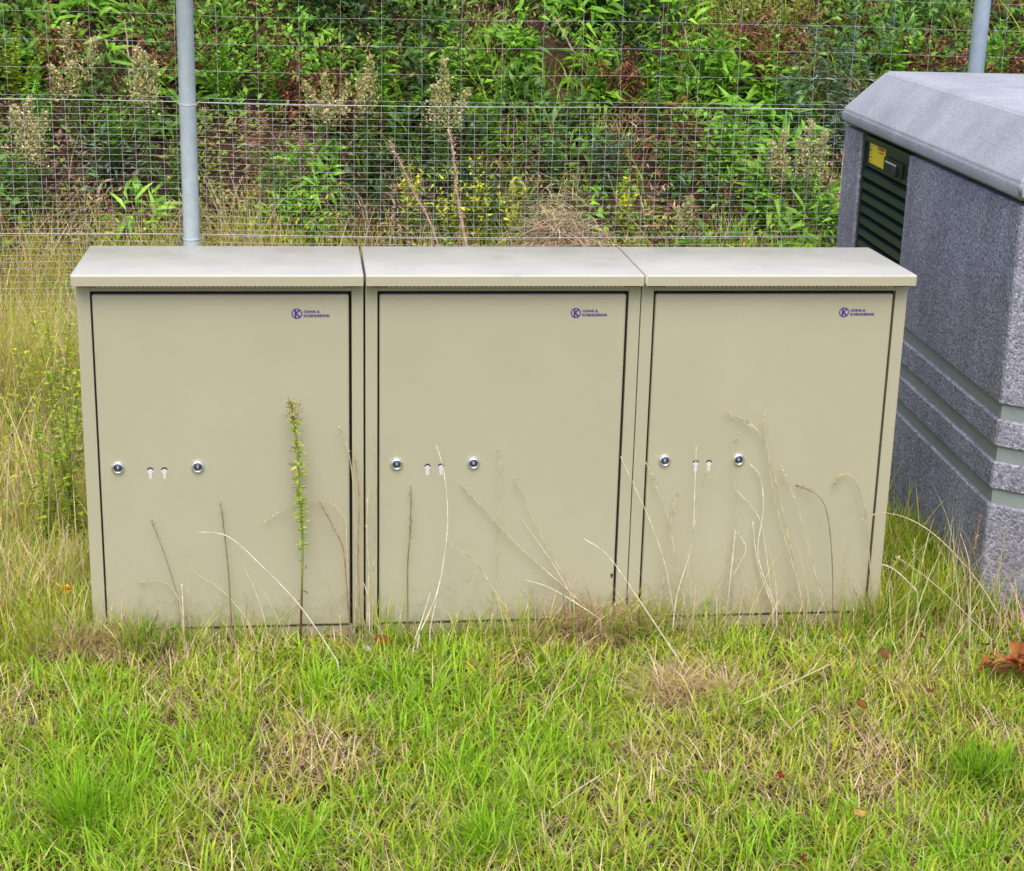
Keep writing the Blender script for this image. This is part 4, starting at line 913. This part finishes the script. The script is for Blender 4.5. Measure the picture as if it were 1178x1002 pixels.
for i, (pts, rd, colr, lab, sh) in enumerate(STALKS):
    ybot = pts[-1][1]; pr_ = at_z(pts[-1][0], max(ybot, 690) + 18, 0.03)
    y0 = min(-0.03, pr_.y) if pts[-1][0] < 1015 else pr_.y
    y0 = max(y0, -0.35)
    y1 = min(-0.02, y0 + 0.05) if pts[-1][0] < 1015 else y0 + 0.04
    stalk('dry_grass_stalk', pts, y0, y1, rd, colr, lab, 'grass stalk', GS, seed=i, seedhead=max(sh, 0.22 if colr is TAN else 0.0))
# stalks lying in the lawn
for pts, lab in [([(623, 829), (643, 786), (666, 748), (692, 728)], 'pale straw slanting up from the lawn below the pinkish tuft'),
                 ([(64, 760), (80, 795), (96, 828)], 'short pale straw leaning left in the lawn at the lower left'),
                 ([(960, 762), (900, 790), (850, 812)], 'long pale straw lying across the lawn before the right cabinet'),
                 ([(690, 892), (662, 910), (632, 932)], 'yellow green straw lying in the lawn below the middle cabinet')]:
    a = at_z(*pts[-1]); P = [at_z(px, py, 0.045 + 0.03 * (len(pts) - 1 - i)) for i, (px, py) in enumerate(pts)]
    P = smooth_pts(P, 5); root = Vector((P[-1].x, P[-1].y, gz(P[-1].x, P[-1].y) - 0.01)); P.append(root)
    bm = bmesh.new(); tube_bm(bm, [p - root for p in P], [0.0011 + 0.0006 * i / len(P) for i in range(len(P))], 5)
    o = obj('fallen_straw', bm, M_dry, None, True); o.location = root; tinted(o, (0.62, 0.53, 0.33), 0.1); tag(o, lab, 'straw', 'loose straws in the lawn')

# tall green weed before the left door
def leafy_spire():
    pts = [at_y(px, py, -0.055) for px, py in [(345, 745), (347, 690), (348, 620), (345, 565), (341, 505), (335, 462)]]
    base = Vector((pts[0].x, pts[0].y, gz(pts[0].x, pts[0].y) - 0.005)); pts = smooth_pts([base] + pts[1:], 6)
    t = thing('tall_weed', 'single tall green weed with small leaves and a pinkish tip before the left door', 'weed', base)
    L = [p - base for p in pts]; bm = bmesh.new(); m = len(L)
    tube_bm(bm, L, [0.0036 * (1 - 0.65 * i / (m - 1)) for i in range(m)], 7)
    s = obj('stem', bm, M_dry, t, True); me = s.data; a = me.attributes.new('tint', 'FLOAT_COLOR', 'POINT'); C = np.ones((len(me.vertices), 4))
    z_ = np.array([v.co.z for v in me.vertices]); f = np.clip((z_ - 0.12) / 0.12, 0, 1)[:, None]
    C[:, :3] = arr(0.16, 0.06, 0.05) * (1 - f) + arr(0.26, 0.34, 0.06) * f; a.data.foreach_set('color', C.ravel())
    A = Acc(); r_ = np.random.RandomState(5); Ln = np.array([tuple(p) for p in L]); n = 340
    f = r_.uniform(0.33, 1.0, n) ** 0.9; ii = f * (m - 1); i0 = np.clip(ii.astype(int), 0, m - 2); fr = (ii - i0)[:, None]
    P = Ln[i0] * (1 - fr) + Ln[i0 + 1] * fr; az = r_.uniform(0, 2 * PI, n)
    D = np.stack([np.cos(az), np.sin(az), r_.uniform(0.1, 0.9, n)], 1)
    L_ = r_.uniform(0.008, 0.024, n) * np.where(f > 0.75, 0.9, 1.0) * (0.6 + 0.5 * np.sin(np.clip((f - 0.3) / 0.7, 0, 1) * PI) + 0.25 * f)
    C = lpick(r_, 'lime', n) * arr(1.1, 1.0, 1.2)
    A.leaves(P, D, np.tile(arr(0, 0, 1.0), (n, 1)) + r_.normal(0, 0.3, (n, 3)), L_, L_ * 0.28, C, 0.3, 0.3)
    n = 90; ft = r_.uniform(0.87, 1.0, n); ii = ft * (m - 1); i0 = np.clip(ii.astype(int), 0, m - 2); fr = (ii - i0)[:, None]; P = Ln[i0] * (1 - fr) + Ln[i0 + 1] * fr
    P = P + r_.normal(0, 0.010, (n, 3)); A.leaves(P, r_.normal(0, 1, (n, 3)) + arr(0, 0, .6), r_.normal(0, 1, (n, 3)), r_.uniform(0.005, 0.013, n), r_.uniform(0.002, 0.004, n), lpick(r_, 'pinkb', n), 0.2, 0.1)
    n = 9; ft = r_.uniform(0.15, 0.4, n); ii = ft * (m - 1); i0 = ii.astype(int); P = Ln[i0]; az = r_.uniform(0, 2 * PI, n)
    A.leaves(P, np.stack([np.cos(az), np.sin(az), r_.uniform(-0.9, 0.1, n)], 1), r_.normal(0, 1, (n, 3)), r_.uniform(0.012, 0.03, n), r_.uniform(0.003, 0.005, n), lpick(r_, 'rust', n), 0.3, 0.4)
    obj('foliage', A.mesh('foliage'), M_leaf, t)
leafy_spire()

# brown dock stalks and a leaning stick behind the fence
def dock(pts, Y, rad, colr, label, flowers, name='dock_stalk', cat='plant stalk'):
    P = smooth_pts([at_y(px, py, Y) for px, py in pts], 6); root = P[-1]; g = gz(root.x, root.y)
    P.append(Vector((root.x + 0.01, root.y, g - 0.02))); root = P[-1].copy()
    t = thing(name, label, cat, root, 0, 'dead stalks behind the fence'); m = len(P)
    r_ = np.random.RandomState(len(pts) + int(pts[0][0])); bm = bmesh.new()
    tube_bm(bm, [p - root + Vector(r_.normal(0, 0.0012, 3)) for p in P], [rad * (0.6 + 0.5 * i / m) for i in range(m)], 6)
    tinted(obj('stem', bm, M_dry, t, True), colr, 0.15)
    if flowers:
        A = Acc(); n = flowers; i0 = r_.randint(0, int(m * 0.75), n); Q = np.array([tuple(p - root) for p in P])[i0]
        A.leaves(Q + r_.normal(0, 0.007, (n, 3)), r_.normal(0, 1, (n, 3)), r_.normal(0, 1, (n, 3)), r_.uniform(0.006, 0.014, n), r_.uniform(0.005, 0.010, n), lpick(r_, 'pinkb', n), 0.2, 0.1)
        obj('seed_heads', A.mesh('seed_heads'), M_dry, t)
    return t
dock([(516, 148), (522, 180), (525, 215), (530, 250), (537, 285)], 2.35, 0.0065, (0.60, 0.43, 0.32), 'upright brown dock stalk above the middle lid', 240)
dock([(448, 165), (462, 190), (475, 220), (490, 245), (503, 278)], 2.37, 0.0048, (0.58, 0.42, 0.31), 'slanting brown dock stalk left of the upright one', 200)
dock([(400, 215), (415, 228), (425, 260)], 2.45, 0.0032, (0.38, 0.26, 0.18), 'short bent brown stalk above the joint of left and middle lids', 0)
dock([(638, 20), (650, 42), (663, 66), (690, 110)], 3.7, 0.0062, (0.48, 0.34, 0.25), 'pale broken stick leaning left at the top of the bank', 0, 'leaning_stick', 'stick')
dock([(143, 22), (146, 45), (148, 75)], 3.6, 0.0045, (0.60, 0.45, 0.30), 'pale short broken stem high on the bank left of the left post', 0, 'leaning_stick', 'stick')
dock([(700, 200), (712, 235), (735, 262), (752, 285)], 2.5, 0.0028, (0.45, 0.33, 0.22), 'thin dry stem right of the brush heap', 0)

# heap of dead brush behind the fence
A = Acc(); r_ = np.random.RandomState(9); p = at_y(655, 285, 2.72); bz = gz(p.x, p.y); n = 4200; HB = max(0.2, at_y(655, 256, 2.72).z - bz)
x = r_.normal(0, 0.20, n); y = r_.normal(0, 0.07, n); z_ = np.clip(HB * np.exp(-(x / 0.26) ** 2) * r_.uniform(0.0, 1, n) ** 0.45, 0, 1) + (ground_z(x + p.x, y + p.y) - bz)
C, _ = pick(r_, ['pink', 'straw', 'brown'], [0.5, 0.25, 0.25], n)
A.blades(np.stack([x, y, z_], 1), r_.uniform(0.08, 0.20, n), r_.uniform(0.0025, 0.005, n), r_.uniform(0, 2 * PI, n), r_.uniform(1.15, 1.7, n), r_.uniform(-0.3, 1.2, n), C, None, 6, r_.uniform(-1, 1, n))
o = obj('brush_heap', A.mesh('brush_heap'), M_dry); o.location = (p.x, p.y, bz)
tag(o, 'low heap of pinkish dead brush behind the fence above the middle lid', 'brush heap')

# ------------------------------------------------------------------ fallen leaves, flower, scrap
def leaf_obj(px, size, colr, label, rz, curl=0.5, zup=0.05, name='fallen_leaf', cat='leaf', group='fallen leaves in the lawn', asp=0.5):
    p = at_z(px[0], px[1], zup); base = Vector((p.x, p.y, p.z)); bm = bmesh.new(); nu, nv = 8, 4; g = []
    for i in range(nu + 1):
        u = i / nu; wv = size * asp * 0.5 * math.sin(PI * min(1, u * 0.96 + 0.04)) ** 0.75; row = []
        for j in range(-nv, nv + 1):
            v = j / nv; yy_ = v * wv; zz = curl * size * ((u - 0.5) ** 2) + curl * abs(v) * wv * 0.7 + 0.0016 * math.sin(u * 17 + v * 5)
            row.append(bm.verts.new(((u - 0.5) * size, yy_, zz)))
        g.append(row)
    for i in range(nu):
        for j in range(2 * nv): bm.faces.new((g[i][j], g[i + 1][j], g[i + 1][j + 1], g[i][j + 1]))
    tube_bm(bm, [(size * 0.48, 0, curl * size * 0.24), (size * 0.62, 0.002, curl * size * 0.30), (size * 0.75, 0.006, curl * size * 0.2)], 0.0007, 5)
    bmesh.ops.solidify(bm, geom=bm.faces[:], thickness=0.0004)
    o = obj(name, bm, M_leaf, None, True); o.location = base; o.rotation_euler = (0.5, 0.25, rz); tinted(o, colr, 0.15)
    return tag(o, label, cat, group)
leaf_obj((897, 893), 0.042, (0.50, 0.07, 0.05), 'pinkish red leaf in the lawn below the right cabinet', 1.2)
leaf_obj((988, 936), 0.036, (0.85, 0.62, 0.18), 'pale yellow leaf at the lower right of the lawn', 0.2, asp=0.6)
leaf_obj((990, 811), 0.036, (0.50, 0.20, 0.07), 'orange leaf in the middle right of the lawn', 0.5, asp=0.8)
leaf_obj((983, 863), 0.028, (0.60, 0.18, 0.08), 'small orange leaf above the pale yellow leaf', 2.0, asp=0.7)
leaf_obj((1017, 753), 0.042, (0.42, 0.20, 0.08), 'brown orange leaf close to the right cabinet corner', 0.1, asp=0.8)
leaf_obj((1061, 733), 0.040, (0.42, 0.17, 0.09), 'upright reddish leaf between right cabinet and kiosk', 1.5)
leaf_obj((924, 990), 0.036, (0.48, 0.10, 0.04), 'dark red leaf at the bottom edge of the lawn', 1.4)
leaf_obj((1125, 861), 0.030, (0.28, 0.04, 0.04), 'small crimson leaf near the right edge above the dark green tuft', 1.0)
leaf_obj((702, 859), 0.032, (0.58, 0.30, 0.14), 'tan leaf in the lawn below the middle cabinet', 1.6)
leaf_obj((440, 738), 0.046, (0.50, 0.16, 0.04), 'bright orange leaf at the foot of the joint of left and middle cabinets', 0.3, asp=0.8)
leaf_obj((566, 928), 0.050, (0.50, 0.26, 0.06), 'orange brown leaf standing in the bright tuft at the bottom', 1.5, asp=0.4)
leaf_obj((1070, 795), 0.028, (0.38, 0.18, 0.08), 'small brown leaf left of the curled orange leaves', 0.6)
leaf_obj((421, 749), 0.040, (0.85, 0.85, 0.82), 'crumpled white paper scrap before the left cabinet', 1.2, 0.9, 0.04, 'paper_scrap', 'litter', None, 0.7)
leaf_obj((1133, 742), 0.030, (0.38, 0.16, 0.08), 'dark brown leaf behind the curled orange leaves', 2.2)
# cluster of curled orange fern-like leaves at the kiosk foot
cp = at_z(1158, 782, 0.03); fern = thing('withered_fern', 'heap of curled bright orange dead leaves at the kiosk foot', 'dead leaves', (cp.x, cp.y, gz(cp.x, cp.y)))
r_ = np.random.RandomState(3)
for k in range(26):
    a = r_.uniform(-0.4, PI * 2); l = r_.uniform(0.05, 0.10); bm = bmesh.new(); rows = []
    for i in range(9):
        u = i / 8; wv = 0.010 * math.sin(PI * min(1, u + 0.06)) ** 0.7 + 0.001
        ctr = Vector((math.cos(a) * l * u, math.sin(a) * l * u, 0.025 + 0.022 * math.sin(u * 2.6) * r_.uniform(0.9, 1.1) + 0.012 * (k % 4)))
        sd_ = Vector((-math.sin(a), math.cos(a), 0.0)); rows.append([bm.verts.new(ctr + sd_ * wv * v + Vector((0, 0, 0.010 * abs(v)))) for v in (-1, -0.4, 0.4, 1)])
    for i in range(8):
        for j in range(3): bm.faces.new((rows[i][j], rows[i + 1][j], rows[i + 1][j + 1], rows[i][j + 1]))
    off = Vector((r_.uniform(-0.04, 0.06), r_.uniform(-0.03, 0.05), 0.01))
    o = obj('curled_leaf', bm, M_leaf, fern, True); o.location = off; tinted(o, (0.50 * r_.uniform(0.5, 1.1), 0.15 * r_.uniform(0.6, 1.3), 0.04), 0.2)
# yellow flower at the left
fp = at_y(76, 678, 0.12); g0 = gz(fp.x, fp.y); fl = thing('yellow_flower', 'single yellow flower in the grass left of the left cabinet', 'flower', (fp.x, fp.y, g0))
hz = fp.z - g0; bm = bmesh.new(); tube_bm(bm, [(0.01, 0.01, -0.01), (0.004, 0.004, hz * 0.5), (0, 0, hz)], 0.0013, 5); tinted(obj('stem', bm, M_dry, fl, True), (0.15, 0.22, 0.05))
A = Acc(); n = 90; r_ = np.random.RandomState(8); az = r_.uniform(0, 2 * PI, n); el = r_.uniform(0.0, 1.3, n)
D = np.stack([np.cos(az) * np.cos(el), np.sin(az) * np.cos(el), np.sin(el)], 1)
A.leaves(np.tile(arr(0, 0, hz - 0.003), (n, 1)), D, np.tile(arr(0.01, 0, 1.0), (n, 1)), r_.uniform(0.015, 0.020, n), np.full(n, 0.006), np.clip(arr(0.85, 0.55, 0.02) * r_.uniform(0.8, 1.15, (n, 1)), 0, 1), 0.1, 0.1)
obj('petals', A.mesh('petals'), M_leaf, fl)
